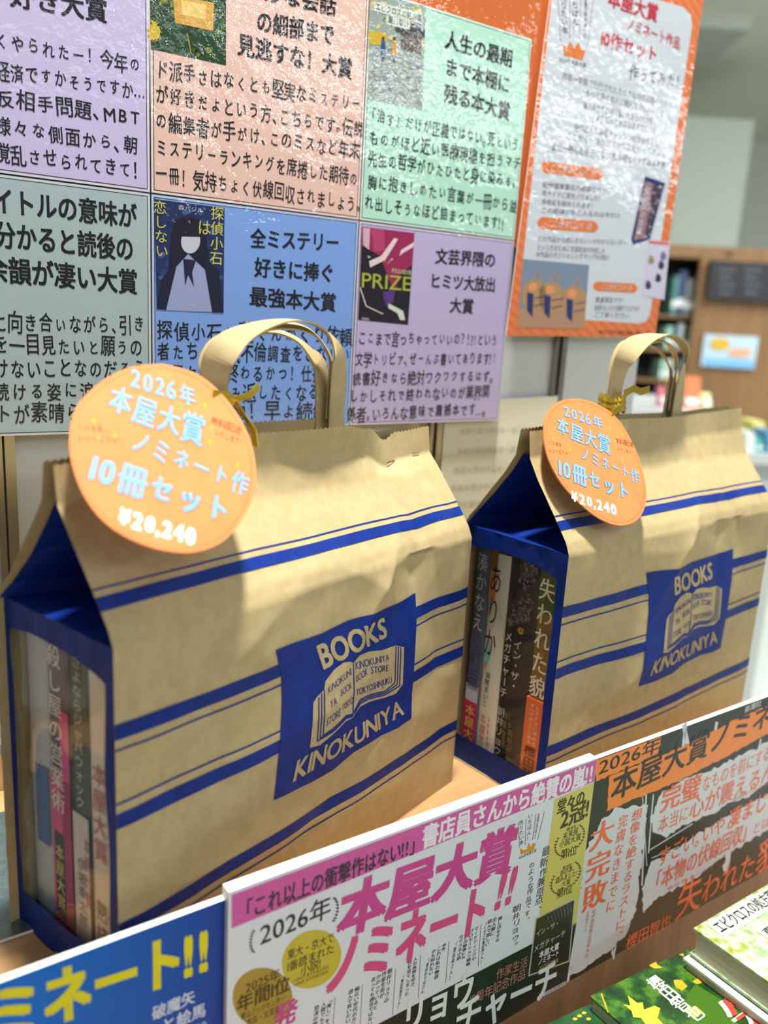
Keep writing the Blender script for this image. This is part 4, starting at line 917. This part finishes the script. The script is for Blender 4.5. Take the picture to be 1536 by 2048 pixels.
for dz in (-.0045, .0, .0045): strip([p + UP * dz + BR_.n * dz * .1 for p in ringp], .0042, UP + BR_.e * .2, M_gold, mb)
mb.build('twist_tie', rt)
mb = MB(); k0 = BR_.P(.116, .048, .318); strip([k0, k0 + BR_.e * .012 + UP * .004, k0 + BR_.e * .024 + UP * .001, k0 + BR_.e * .036 + UP * .003], .006, UP, M_gold, mb)
tp = pl(1222, 828, .0012); kk = BR_.P(.100, .039, .308); strip([tp + (kk - tp) * t_ for t_ in (0, .5, 1)], .006, UP, M_gold, mb)
mb.build('tie_tail', rt)

# ------------------------------------------------------------------ signs stuck along the front edge of the shelf
PS = shelf_plane(-.355)
def sign_quad(tl, tr, zlow, pl):
    A, B_ = pl.hit(*tl), pl.hit(*tr); return [A, B_, V((B_.x, B_.y, zlow)), V((A.x, A.y, zlow))]
SG = 'publisher signs along the shelf front'
INK = lambda r, g, b: ink((r, g, b), .3)
PSB = shelf_plane(-.3590)
mb = MB(); A = PSB.hit(456, 1800); a_s = A.dot(SD); zt = A.z + .001
q = [SP(a_s - .20, -.359, zt), SP(a_s, -.359, zt), SP(a_s, -.359, zt - .19), SP(a_s - .20, -.359, zt - .19)]
def blue_mat():  # gradient along the sign: print, with illumination and gloss put into its colour
    m, N, L, b = principled('blue_print_and_light'); geo = N.new('ShaderNodeNewGeometry'); d = N.new('ShaderNodeVectorMath'); d.operation = 'DOT_PRODUCT'; d.inputs[1].default_value = tuple(SD)
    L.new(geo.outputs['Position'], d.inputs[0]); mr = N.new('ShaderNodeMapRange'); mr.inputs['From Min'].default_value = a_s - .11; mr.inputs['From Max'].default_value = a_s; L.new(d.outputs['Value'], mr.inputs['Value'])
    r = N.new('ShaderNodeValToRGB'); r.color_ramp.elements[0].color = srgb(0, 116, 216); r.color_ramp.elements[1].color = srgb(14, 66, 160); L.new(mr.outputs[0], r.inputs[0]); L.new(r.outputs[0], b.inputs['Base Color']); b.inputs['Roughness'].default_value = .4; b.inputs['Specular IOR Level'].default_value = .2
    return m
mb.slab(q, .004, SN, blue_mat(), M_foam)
YE_ = INK(232, 222, 16)
text(mb, PSB, 'ミネート!!', (-20, 2104), (428, 1948), 122, YE_, wt=.045, off=.0003)
text(mb, PSB, '破魔矢', (304, 2044), (390, 2006), 30, INK(226, 234, 244), wt=.015, off=.0003); text(mb, PSB, 'と絵馬', (322, 2070), (412, 2032), 30, INK(226, 234, 244), wt=.015, off=.0003); text(mb, PSB, '山形の', (370, 2076), (414, 2056), 18, INK(226, 234, 244), off=.0003)
tag(mb.build('shop_sign'), 'blue sign with big yellow katakana at the bottom left of the shelf front', 'sign', SG)

# pink and white sign
mb = MB(); A = PS.hit(457, 1788); E_ = PS.hit(1195, 1513); zt = (A.z + E_.z) / 2; s0, s1 = A.dot(SD), E_.dot(SD); zl = PS.hit(1132, 1966).z
q = [SP(s0, -.355, zt), SP(s1, -.355, zt), SP(s1, -.355, zl), SP(s0, -.355, zl)]
WB = INK(226, 232, 238)
mb.slab(q, .0075, SN, WB, M_foam)
PK = INK(208, 72, 150)
shape(mb, PS, [(463, 1790), (1194, 1519), (1188, 1563), (800, 1719), (463, 1857)], INK(214, 92, 168), .0002)
text(mb, PS, '「これ以上の衝撃作はない!!」', (474, 1850), (842, 1704), 44, INK(60, 34, 58), wt=.024, off=.0004)
text(mb, PS, '書店員さんから絶賛の嵐!!', (842, 1702), (1186, 1566), 50, INK(244, 240, 246), wt=.034, off=.0004)
DK = INK(40, 44, 46)
text(mb, PS, '2026年', (518, 1898), (662, 1836), 52, DK, wt=.012, off=.0004)
def laurel(mb, pl, cx, cy, rx, ry, a0, a1, mat, n=9, s=3.0, rot=-.4):
    prev = None
    for i in range(n):
        a = a0 + (a1 - a0) * i / (n - 1); x, y = cx + rx * math.cos(a), cy + ry * math.sin(a) - .42 * rx * math.cos(a)
        for sg in (-1, 1): shape(mb, pl, ell(x + sg * s * .5, y - s * .3, s * .9, s * .38, a + sg * .7 + 1.2, 8), mat, .0004)
        if prev: line(mb, pl, prev, (x, y), .9, mat, .0004)
        prev = (x, y)
laurel(mb, PS, 516, 1880, 15, 26, 2.2, 4.1, DK); laurel(mb, PS, 660, 1822, 15, 26, -1.0, 1.1, DK)
text(mb, PS, '本屋大賞', (668, 1890), (1022, 1746), 112, PK, wt=.045, shear=.12, off=.0005)
text(mb, PS, 'ノミネート', (642, 2004), (968, 1868), 118, INK(220, 80, 140), wt=.045, shear=.12, off=.0005); text(mb, PS, '!!', (984, 1834), (1026, 1814), 98, INK(220, 80, 140), wt=.045, shear=.26, off=.0005)
GO = INK(176, 148, 58); GO2 = INK(204, 188, 60)
shape(mb, PS, [p for p in ell(525, 1995, 60, 60, -.35) ], GO, .0002); shape(mb, PS, ell(623, 1918, 64, 54, -.75), GO2, .0003)
for body, a, b_, h, wt in [('東大・京大で', (574, 1922), (668, 1884), 22, .01), ('1番読まれた', (574, 1946), (668, 1906), 22, .01), ('小説!', (600, 1954), (644, 1934), 22, .01), ('25年10月 東大生協文芸1位', (586, 1966), (658, 1936), 8, 0), ('25年8月 京大生協文芸1位', (586, 1975), (656, 1946), 8, 0), ('2025年', (490, 1990), (560, 1958), 25, .01), ('年間1位', (472, 2030), (580, 1982), 36, .018), ('青山ブックセンター', (481, 2042), (570, 2002), 15, .005), ('本店・文芸書', (492, 2054), (560, 2024), 16, .005)]:
    text(mb, PS, body, a, b_, h, INK(70, 56, 24), wt=wt, off=.0005)
text(mb, PS, '発', (543, 2066), (592, 2044), 52, PK, wt=.02, shear=.1, off=.0005)
for body, T, B_, wd in [('推し活をする', (1001, 1832), (994, 1884), 9), ('全人類に', (990, 1834), (984, 1872), 9), ('読んで欲しい', (980, 1838), (974, 1892), 9), ('〈くまざわ書店員さん〉', (971, 1844), (963, 1926), 6), ('マーケティングや', (953, 1853), (947, 1922), 9), ('プロモーション戦略', (943, 1858), (936, 1932), 9), ('などの勉強にも', (933, 1864), (926, 1918), 9), ('なりうる小説', (923, 1869), (917, 1920), 9), ('〈書店員さん〉', (912, 1882), (900, 1960), 6),
                        ('ああ、', (889, 1886), (885, 1908), 9), ('これは私の物語', (879, 1892), (872, 1958), 9), ('かも知れない', (868, 1898), (861, 1950), 9), ('〈書店の下山さん〉', (857, 1916), (843, 1996), 6), ('人の真理を突き、', (831, 1914), (824, 1980), 9), ('性を見てしまった', (820, 1920), (813, 1992), 9), ('〈書店員望月さん〉', (806, 1950), (797, 2016), 6),
                        ('朝井リョウの', (780, 1936), (772, 2006), 10), ('作家生命が', (769, 1942), (763, 1996), 10), ('かかっていると', (758, 1948), (750, 2020), 10), ('言っても過言ではない', (747, 1954), (739, 2052), 10), ('幅広い世代の方に', (715, 1972), (706, 2054), 10), ('読んで貰いたい', (702, 1978), (695, 2046), 10), ('「推し」を持つ', (660, 1996), (652, 2066), 10), ('人間でもすごい', (648, 2004), (640, 2074), 10), ('怒涛の勢い', (634, 2010), (628, 2064), 10)]:
    vtext(mb, PS, body, T, B_, wd * 1.12, DK, wt=.02, off=.0004)
for a, b_ in [((962, 1848), (956, 1932)), ((898, 1882), (891, 1966)), ((841, 1910), (836, 1996)), ((791, 1938), (785, 2030)), ((725, 1968), (720, 2050)), ((670, 1994), (666, 2050))]: line(mb, PS, a, b_, .8, DK, .0004)
GB = INK(32, 38, 32)
shape(mb, PS, [(690, 2086), (752, 2050), (1063, 1888), (1153, 1845), (1133, 1964), (1000, 2046), (900, 2106)], GB, .0003)
shape(mb, PS, [(1109, 1599), (1188, 1565), (1152, 1849), (1073, 1884), (1085, 1780)], INK(214, 204, 104), .0003)
text(mb, PS, 'リョウ', (800, 2078), (946, 2010), 78, INK(236, 238, 236), wt=.032, off=.0005); text(mb, PS, 'チャーチ', (905, 2090), (1110, 1992), 88, INK(236, 238, 236), wt=.026, off=.0005)
text(mb, PS, '作家生活', (991, 1962), (1054, 1934), 24, INK(196, 124, 116), wt=.005, off=.0005); text(mb, PS, '15周年記念作品', (938, 2014), (1050, 1958), 25, INK(196, 124, 116), wt=.005, off=.0005)
shape(mb, PS, [(1086, 1986), (1131, 1962), (1131, 1969), (1086, 1993)], INK(230, 230, 230), .0005); text(mb, PS, '日本経済新聞出版', (1088, 1992), (1130, 1969), 7, DK, off=.0007)
shape(mb, PS, [(1071, 1836), (1150, 1796), (1139, 1923), (1056, 1953)], INK(196, 190, 170), .0004); shape(mb, PS, [(1073, 1838), (1148, 1800), (1137, 1921), (1059, 1949)], INK(36, 36, 36), .0005)
for i in range(8): line(mb, PS, (1092 + i * 7, 1826 - i * 3.4), (1100 + i * 6, 1846 - i * 3), 1.6, INK(104, 88, 104), .0006)
text(mb, PS, 'イン・ザ・', (1071, 1876), (1118, 1852), 15, INK(214, 210, 200), off=.0007); text(mb, PS, 'メガチャーチ', (1066, 1907), (1130, 1872), 16, INK(214, 210, 200), off=.0007)
text(mb, PS, '本屋大賞', (1077, 1918), (1117, 1898), 15, INK(240, 240, 240), wt=.02, off=.0007); text(mb, PS, 'ノミネート', (1075, 1932), (1117, 1911), 14, INK(240, 240, 240), wt=.02, off=.0007); text(mb, PS, '20万部突破', (1077, 1942), (1116, 1924), 10, INK(190, 170, 70), off=.0007)
for body, a, b_, h, wt in [('堂々の', (1112, 1631), (1168, 1607), 31, .025), ('2冠!', (1118, 1664), (1180, 1634), 45, .025), ('第9回', (1132, 1664), (1151, 1656), 8, .01), ('未来屋', (1124, 1682), (1156, 1668), 16, .01), ('小説大賞', (1117, 1698), (1161, 1680), 16, .01), ('第1位', (1119, 1722), (1153, 1709), 22, .012), ('第2回', (1124, 1742), (1142, 1734), 9, .01), ('あの本、', (1118, 1755), (1150, 1741), 14, .01), ('読みました?', (1110, 1769), (1153, 1752), 14, .01), ('大賞', (1122, 1775), (1140, 1768), 12, .01), ('第1位', (1111, 1800), (1144, 1786), 22, .012)]:
    text(mb, PS, body, a, b_, h, INK(54, 46, 20), wt=wt, off=.0005)
LG = INK(90, 80, 34)
laurel(mb, PS, 1138, 1684, 28, 26, 2.0, 3.8, LG, 9, 2.6); laurel(mb, PS, 1140, 1678, 28, 26, -.8, 1.0, LG, 9, 2.6); laurel(mb, PS, 1130, 1760, 28, 26, 2.0, 3.8, LG, 9, 2.6); laurel(mb, PS, 1132, 1752, 28, 26, -.8, 1.0, LG, 9, 2.6)
shape(mb, PS, [(1041, 1697), (1040, 1699), (1041, 1709), (1067, 1700), (1072, 1685), (1067, 1688), (1066, 1685), (1062, 1694), (1057, 1684), (1054, 1699), (1046, 1700), (1041, 1697)], INK(226, 150, 50), .0004)
text(mb, PS, '2026年本屋大賞', (1037, 1720), (1072, 1704), 8, DK, off=.0004)
vtext(mb, PS, '売りたい本', (1042, 1640), (1043, 1690), 10, DK, off=.0004); vtext(mb, PS, 'いちばん！', (1061, 1626), (1057, 1682), 10, DK, off=.0004); vtext(mb, PS, '全国書店員が選んだ', (1078, 1626), (1069, 1678), 5, DK, off=.0004)
for a, b_ in [((1036, 1645), (1039, 1696)), ((1052, 1638), (1050, 1690)), ((1072, 1628), (1065, 1680)), ((1089, 1622), (1075, 1680))]: line(mb, PS, a, b_, .8, DK, .0004)
vtext(mb, PS, '最新作兼原点、', (1091, 1694), (1076, 1828), 17, DK, jit=.12, off=.0006); vtext(mb, PS, 'のような作品です。', (1064, 1722), (1054, 1846), 14, DK, jit=.12, off=.0006); vtext(mb, PS, '朝井リョウ。', (1036, 1808), (1028, 1898), 19, DK, jit=.12, off=.0006)
tag(mb.build('shop_sign'), 'pink banded white sign with big magenta lettering in the middle of the shelf front', 'sign', SG)

# orange and black sign
PT = shelf_plane(-.3585)
mb = MB(); A = PT.hit(1192, 1512); E_ = PT.hit(1536, 1398); s0 = A.dot(SD) + .0005; zt = (A.z + E_.z) / 2; zl = PT.hit(1251, 1899).z
q = [SP(s0, -.3585, zt), SP(.735, -.3585, zt), SP(.735, -.3585, zl), SP(s0, -.3585, zl)]
mb.slab(q, .004, SN, INK(18, 26, 21), M_foam)
cf = lambda pts: [(1150 + x / 3.065, 1380 + y / 3.065) for x, y in pts]
# clip helper: keep print inside the board
def inside(pts):
    out = []
    for x, y in pts:
        p = PT.hit(x, y); s_, z_ = min(max(p.dot(SD), s0 + .0004), .7345), min(max(p.z, zl + .0004), zt - .0008); out.append((s_, z_))
    return out
def pshape(pts, mat, off): 
    I = inside(pts); mb.ngon([SP(s_, -.3585 + off * .3, z_) for s_, z_ in I], mat)
OR_ = INK(252, 140, 48); GR_ = INK(220, 221, 226); RD_ = INK(246, 112, 66)
lf = PT.hit(1196, 1640)
pshape(jag(cf([(110, 900), (160, 800), (240, 730), (330, 720), (440, 700), (420, 900), (392, 1150), (378, 1330), (322, 1500), (245, 1560), (235, 1640), (225, 1580), (150, 1640), (20, 1735), (-30, 1760), (-30, 1500), (20, 1300), (60, 1000)]), 3, 7, 2), GR_, .0002)
pshape(jag(cf([(480, 870), (465, 780), (520, 640), (640, 560), (870, 470), (1183, 320), (1500, 180), (1500, 420), (1183, 565), (1080, 640), (960, 690), (850, 750), (640, 840), (560, 900)]), 3, 7, 3), GR_, .0002)
pshape(jag(cf([(470, 1060), (600, 985), (800, 850), (1000, 740), (1183, 640), (1500, 480), (1500, 700), (1183, 850), (950, 1000), (930, 1120), (910, 1110), (920, 1010), (730, 1160), (480, 1290), (420, 1360), (410, 1290), (420, 1180)]), 3, 7, 4), GR_, .0002)
for a, b_, wd in [((665, 210), (690, 330), 8), ((640, 560), (680, 200), 6), ((870, 195), (850, 300), 5), ((440, 560), (410, 1200), 3), ((480, 640), (450, 1000), 2.5), ((400, 440), (440, 1080), 1.5), ((460, 980), (720, 820), 2), ((470, 1030), (640, 960), 1.5), ((1140, 300), (1110, 420), 3), ((250, 1560), (235, 1650), 3)]:
    line(mb, PT, *cf([a, b_]), wd, GR_, .00015)
pshape(jag(cf([(128, 412), (535, 266), (520, 335), (505, 395), (128, 562)]), 1.2, 6, 5), OR_, .0004)
pshape(jag(cf([(205, 530), (430, 440), (700, 330), (960, 190), (1183, 95), (1500, -40), (1500, 130), (1183, 268), (960, 390), (640, 555), (400, 655), (195, 742)]), 1.5, 6, 6), OR_, .0004)
T_ = lambda body, a, b_, h, mat, wt=.01, off=.0007: text(mb, PT, body, *cf([a, b_]), h, mat, wt=wt, off=off)
KB = INK(26, 20, 14)
T_('2026年', (134, 538), (520, 384), 38, KB, .01); T_('本屋大賞ノミネ', (208, 706), (1192, 226), 66, KB, .018); T_('ート', (1192, 232), (1440, 110), 60, KB, .018); T_('新潮社', (1035, 145), (1138, 98), 15, INK(210, 212, 210), .02)
vtext(mb, PT, '大完敗', *cf([(178, 790), (110, 1345)]), 54, RD_, wt=.035, off=.0006)
vtext(mb, PT, '完膚なきまでに', *cf([(300, 760), (212, 1362)]), 22, RD_, wt=.015, off=.0006); vtext(mb, PT, '想像を絶するラストに、', *cf([(385, 725), (262, 1545)]), 23, RD_, wt=.015, off=.0006)
vtext(mb, PT, '紀伊國屋書店福岡本店', *cf([(118, 1340), (70, 1640)]), 9, INK(220, 130, 100), off=.0006); vtext(mb, PT, '宗岡敦子さん', *cf([(80, 1355), (62, 1480)]), 8, INK(220, 130, 100), off=.0006)
T_('完璧', (512, 770), (760, 660), 54, RD_, .018); T_('なものを前にする', (770, 640), (1190, 432), 36, RD_, 0); T_('本当に', (500, 890), (690, 800), 36, RD_, .0); T_('心が震える', (690, 810), (1130, 600), 48, RD_, .012); T_('んだ', (1130, 590), (1300, 510), 46, RD_, .012)
T_('すごい。いや', (495, 1105), (910, 880), 44, RD_, .008); T_('凄まじい。', (925, 870), (1290, 670), 46, RD_, .015); T_('「本物の伏線回収」', (440, 1275), (1080, 905), 46, RD_, .014); T_('とはこの', (1080, 900), (1290, 790), 28, RD_, 0)
T_('書店員さんより', (560, 1235), (850, 1085), 8, INK(220, 130, 100), 0); T_('書店員さんより', (960, 690), (1180, 580), 8, INK(220, 130, 100), 0)
T_('失', (600, 1440), (760, 1350), 86, RD_, .012); T_('われた', (760, 1330), (1090, 1150), 62, RD_, .008); T_('貌', (1090, 1150), (1260, 1070), 76, RD_, .012); T_('櫻田智也', (305, 1605), (580, 1450), 32, RD_, .012)
tag(mb.build('shop_sign'), 'black sign with orange brush banners and red lettering at the right of the shelf front', 'sign', SG)

# ------------------------------------------------------------------ lower tier: books lying flat
def flat_book(name_label, q, ztop, th, covermat, draw, ntop=.0018, pagemat=None, under=None):
    """q: four points (s, n) of the cover: back-left, back-right, front-right, front-left"""
    (a, b, c, d) = [SP(s_, n_, ztop) for s_, n_ in q]
    root = thing('display_book', (a + c) / 2 - UP * th, name_label, 'book')
    mb = MB(); mb.slab([a, b, c, d], ntop, UP, covermat); mb.slab([p - UP * (th - ntop) for p in (a, b, c, d)], ntop, UP, covermat)
    draw(mb); mb.build('cover', root)
    mid = (a + b + c + d) / 4; ins = lambda p: p + (mid - p) * .03
    mb = MB(); mb.slab([ins(p) - UP * ntop for p in (a, b, c, d)], th - 2 * ntop, UP, pagemat or M_page); mb.build('page_block', root)
    return root
def sn(px, py, z): p = level(z).hit(px, py); return (p.dot(SD), p.dot(SN))
ZG = -.112; LG_ = level(ZG)
bl_, br_ = sn(1180, 1992, ZG), sn(1374, 1899, ZG)
gq = [bl_, br_, (br_[0] + .0, br_[1] + .155), (bl_[0] + .0, bl_[1] + .155)]
M_green, *_x = noisy('green_cover', [(.32, (8, 38, 16)), (.48, (22, 72, 22)), (.6, (74, 124, 30)), (.68, (24, 72, 30))], (60, 60, 60), 7, .35, 0, .6)
M_green2, *_x = noisy('green_cover_dark', [(.3, (16, 50, 30)), (.55, (30, 84, 40)), (.75, (60, 110, 50))], (40, 40, 40), 5, .35, 0, .6)
cz = lambda pts: [(1120 + x / 3.692, 1700 + y / 3.692) for x, y in pts]
def dg_(mb):
    Yl = ink((226, 196, 60)); Yd = ink((196, 160, 40))
    shape(mb, LG_, cz([(470, 1140), (520, 1150), (500, 1075), (570, 1130), (610, 1125), (620, 1180), (700, 1150), (740, 1170), (720, 1240), (760, 1285), (640, 1300), (600, 1240), (540, 1235), (530, 1190)]), Yl, .0003)
    for pts in ([(660, 850), (710, 825), (720, 850), (760, 870), (690, 875)], [(840, 960), (900, 960), (940, 1010), (900, 1040), (850, 1010)], [(980, 970), (1020, 945), (1050, 980), (1010, 995)], [(880, 770), (910, 765), (915, 790)], [(960, 790), (990, 800), (970, 830)], [(300, 1060), (310, 1060), (360, 1200), (350, 1200)]):
        shape(mb, LG_, jag(cz(pts), .8, 5), Yd, .0003)
    shape(mb, LG_, cz([(1000, 990), (1230, 1130), (1270, 1330), (1000, 1330), (940, 1200), (960, 1040)]), ink((62, 104, 24)), .0002)
    shape(mb, LG_, cz([(1050, 960), (1180, 950), (1400, 1110), (1420, 1200), (1240, 1110)]), ink((196, 150, 40)), .00022)
    shape(mb, LG_, cz([(930, 1180), (1000, 1150), (1060, 1200), (985, 1250)]), ink((206, 172, 56)), .0003)
    for ch, x, y in (('櫻', 715, 988), ('田', 808, 1065), ('智', 890, 1142), ('也', 992, 1212)):
        p = LG_.hit(*cz([(x, y)])[0]); P, F, ad = glyph(ch, 0); dirn = -SN
        for dd in (-.02, .02): mb.add([p + SD * ((a + dd - .5) * .0135) + dirn * ((b - .5) * .0135) + UP * (.0005 + dd * .002) for a, b in P], F, ink((240, 244, 240)))
    for i, (x, y, c) in enumerate(((1370, 1200, (246, 246, 240)), (1400, 1190, (206, 70, 60)))):
        p = LG_.hit(*cz([(x, y)])[0]); P, F, ad = glyph('失', 0)
        for dd in (-.03, 0, .03): mb.add([p + SD * ((a + dd - .5) * .034) - SN * ((b - .5) * .034) + UP * (.0007 + .0003 * i + dd * .002) for a, b in P], F, ink(c))
flat_book('dark green hardcover with yellow maple leaves and white lettering, lying at the bottom right', gq, ZG, .02, M_green, dg_)
# second green copy at the bottom edge
zq = ZG - .012; b0 = sn(1176, 2010, zq)
gq2 = [(b0[0] - .11, b0[1] - .01), (b0[0] + .002, b0[1] + .0), (b0[0] + .002, b0[1] + .14), (b0[0] - .11, b0[1] + .14)]
flat_book('second dark green hardcover with a white edge, cut off by the bottom of the photo', gq2, zq, .02, M_green2, lambda mb: [shape(mb, level(zq), jag(ell(1150 + i * 9, 2038 - (i % 3) * 6, 5, 3), .8, 3), ink((190, 170, 60)), .0003) for i in range(4)])
mb = MB(); mb.box(SP(b0[0] + .0028, b0[1] + .002, zq - .02), SD * .0035, SN * .14, UP * .0205, M_foam)  # white page edge of the second green copy, added as a separate strip
tag(mb.build('page_edge_strip'), 'white strip added as the page edge of the second green book', 'page_edge')
# watercolour book on a white one
ZW = -.078; LW = level(ZW)
c0, c1, c2 = sn(1387, 1856, ZW), sn(1536, 1763, ZW), sn(1536, 1952, ZW)
M_wc, *_x = noisy('watercolour_cover', [(.3, (96, 136, 60)), (.42, (150, 172, 120)), (.5, (176, 190, 178)), (.58, (150, 164, 60)), (.7, (84, 122, 56))], (75, 75, 75), 6, .4, 0, .3)
wq = [c0, (c0[0] + .135, c0[1]), (c0[0] + .135, c0[1] + .19), (c0[0], c0[1] + .19)]
def dw(mb):
    Wt = ink((190, 198, 192)); Gy = ink((84, 98, 84))
    A_, B_ = sn(1445, 1872, ZW), sn(1536, 1826, ZW)
    hh = .017; n0 = A_[1]
    mb.poly([SP(A_[0], n0 - hh + .002, ZW + .0003), SP(A_[0], n0 + .002, ZW + .0003), SP(A_[0] + .085, n0 + .002, ZW + .0003), SP(A_[0] + .085, n0 - hh + .002, ZW + .0003)], Wt)
    P, F, L = layout('エピクロスの処方箋', .01); mb.add([SP(A_[0] + .002 + x / L * .080, n0 - .0 - y * .0135, ZW + .0006) for x, y in P], F, Gy)
    A2 = sn(1512, 1862, ZW); mb.poly([SP(A2[0], A2[1] - .001, ZW + .0003), SP(A2[0], A2[1] + .014, ZW + .0003), SP(A2[0] + .05, A2[1] + .014, ZW + .0003), SP(A2[0] + .05, A2[1] - .001, ZW + .0003)], Wt)
    P, F, L = layout('夏川草介', .01); mb.add([SP(A2[0] + .003 + x / L * .044, A2[1] + .0125 - y * .011, ZW + .0006) for x, y in P], F, Gy)
flat_book('pale watercolour hardcover with grey title strip, top of the stack at the right edge', wq, ZW, .024, M_wc, dw)
ZX = ZW - .0255; x0 = sn(1378, 1894, ZX)
xq = [(c0[0] - .006, c0[1] - .001), (c0[0] + .129, c0[1] - .001), (c0[0] + .129, c0[1] + .189), (c0[0] - .006, c0[1] + .189)]
flat_book('white edged hardcover beneath the pale watercolour book', xq, ZX, .022, plain('white_cover', (196, 206, 200), .35), lambda mb: None)

# glossy sheet lying on the shelf at the left
LS = level(.0012)
gs, *_x = noisy('silver_sheet', [(.3, (96, 116, 122)), (.7, (124, 142, 146))], (200, 200, 200), 3, .22, .1)
mb = MB()
pA, pB, pC = sn(62, 1870, .002), sn(62, 1640, .002), sn(-5, 1898, .002)
mb.slab([SP(pA[0] - .2, pB[1] - .02, .0022), SP(pA[0] + .012, pB[1] - .02, .0022), SP(pA[0] + .012, pA[1] - .004, .0022), SP(pA[0] - .2, pA[1] - .004, .0022)], .0018, UP, gs, M_foam)
gs.node_tree.nodes['Principled BSDF'].inputs['Metallic'].default_value = .6
tag(mb.build('glossy_sheet'), 'grey glossy sheet lying flat on the shelf behind the left bag', 'sheet')
for o in list(bpy.data.objects):
    if '_o' in o: del o['_o']
bpy.data.objects.remove(_fo)
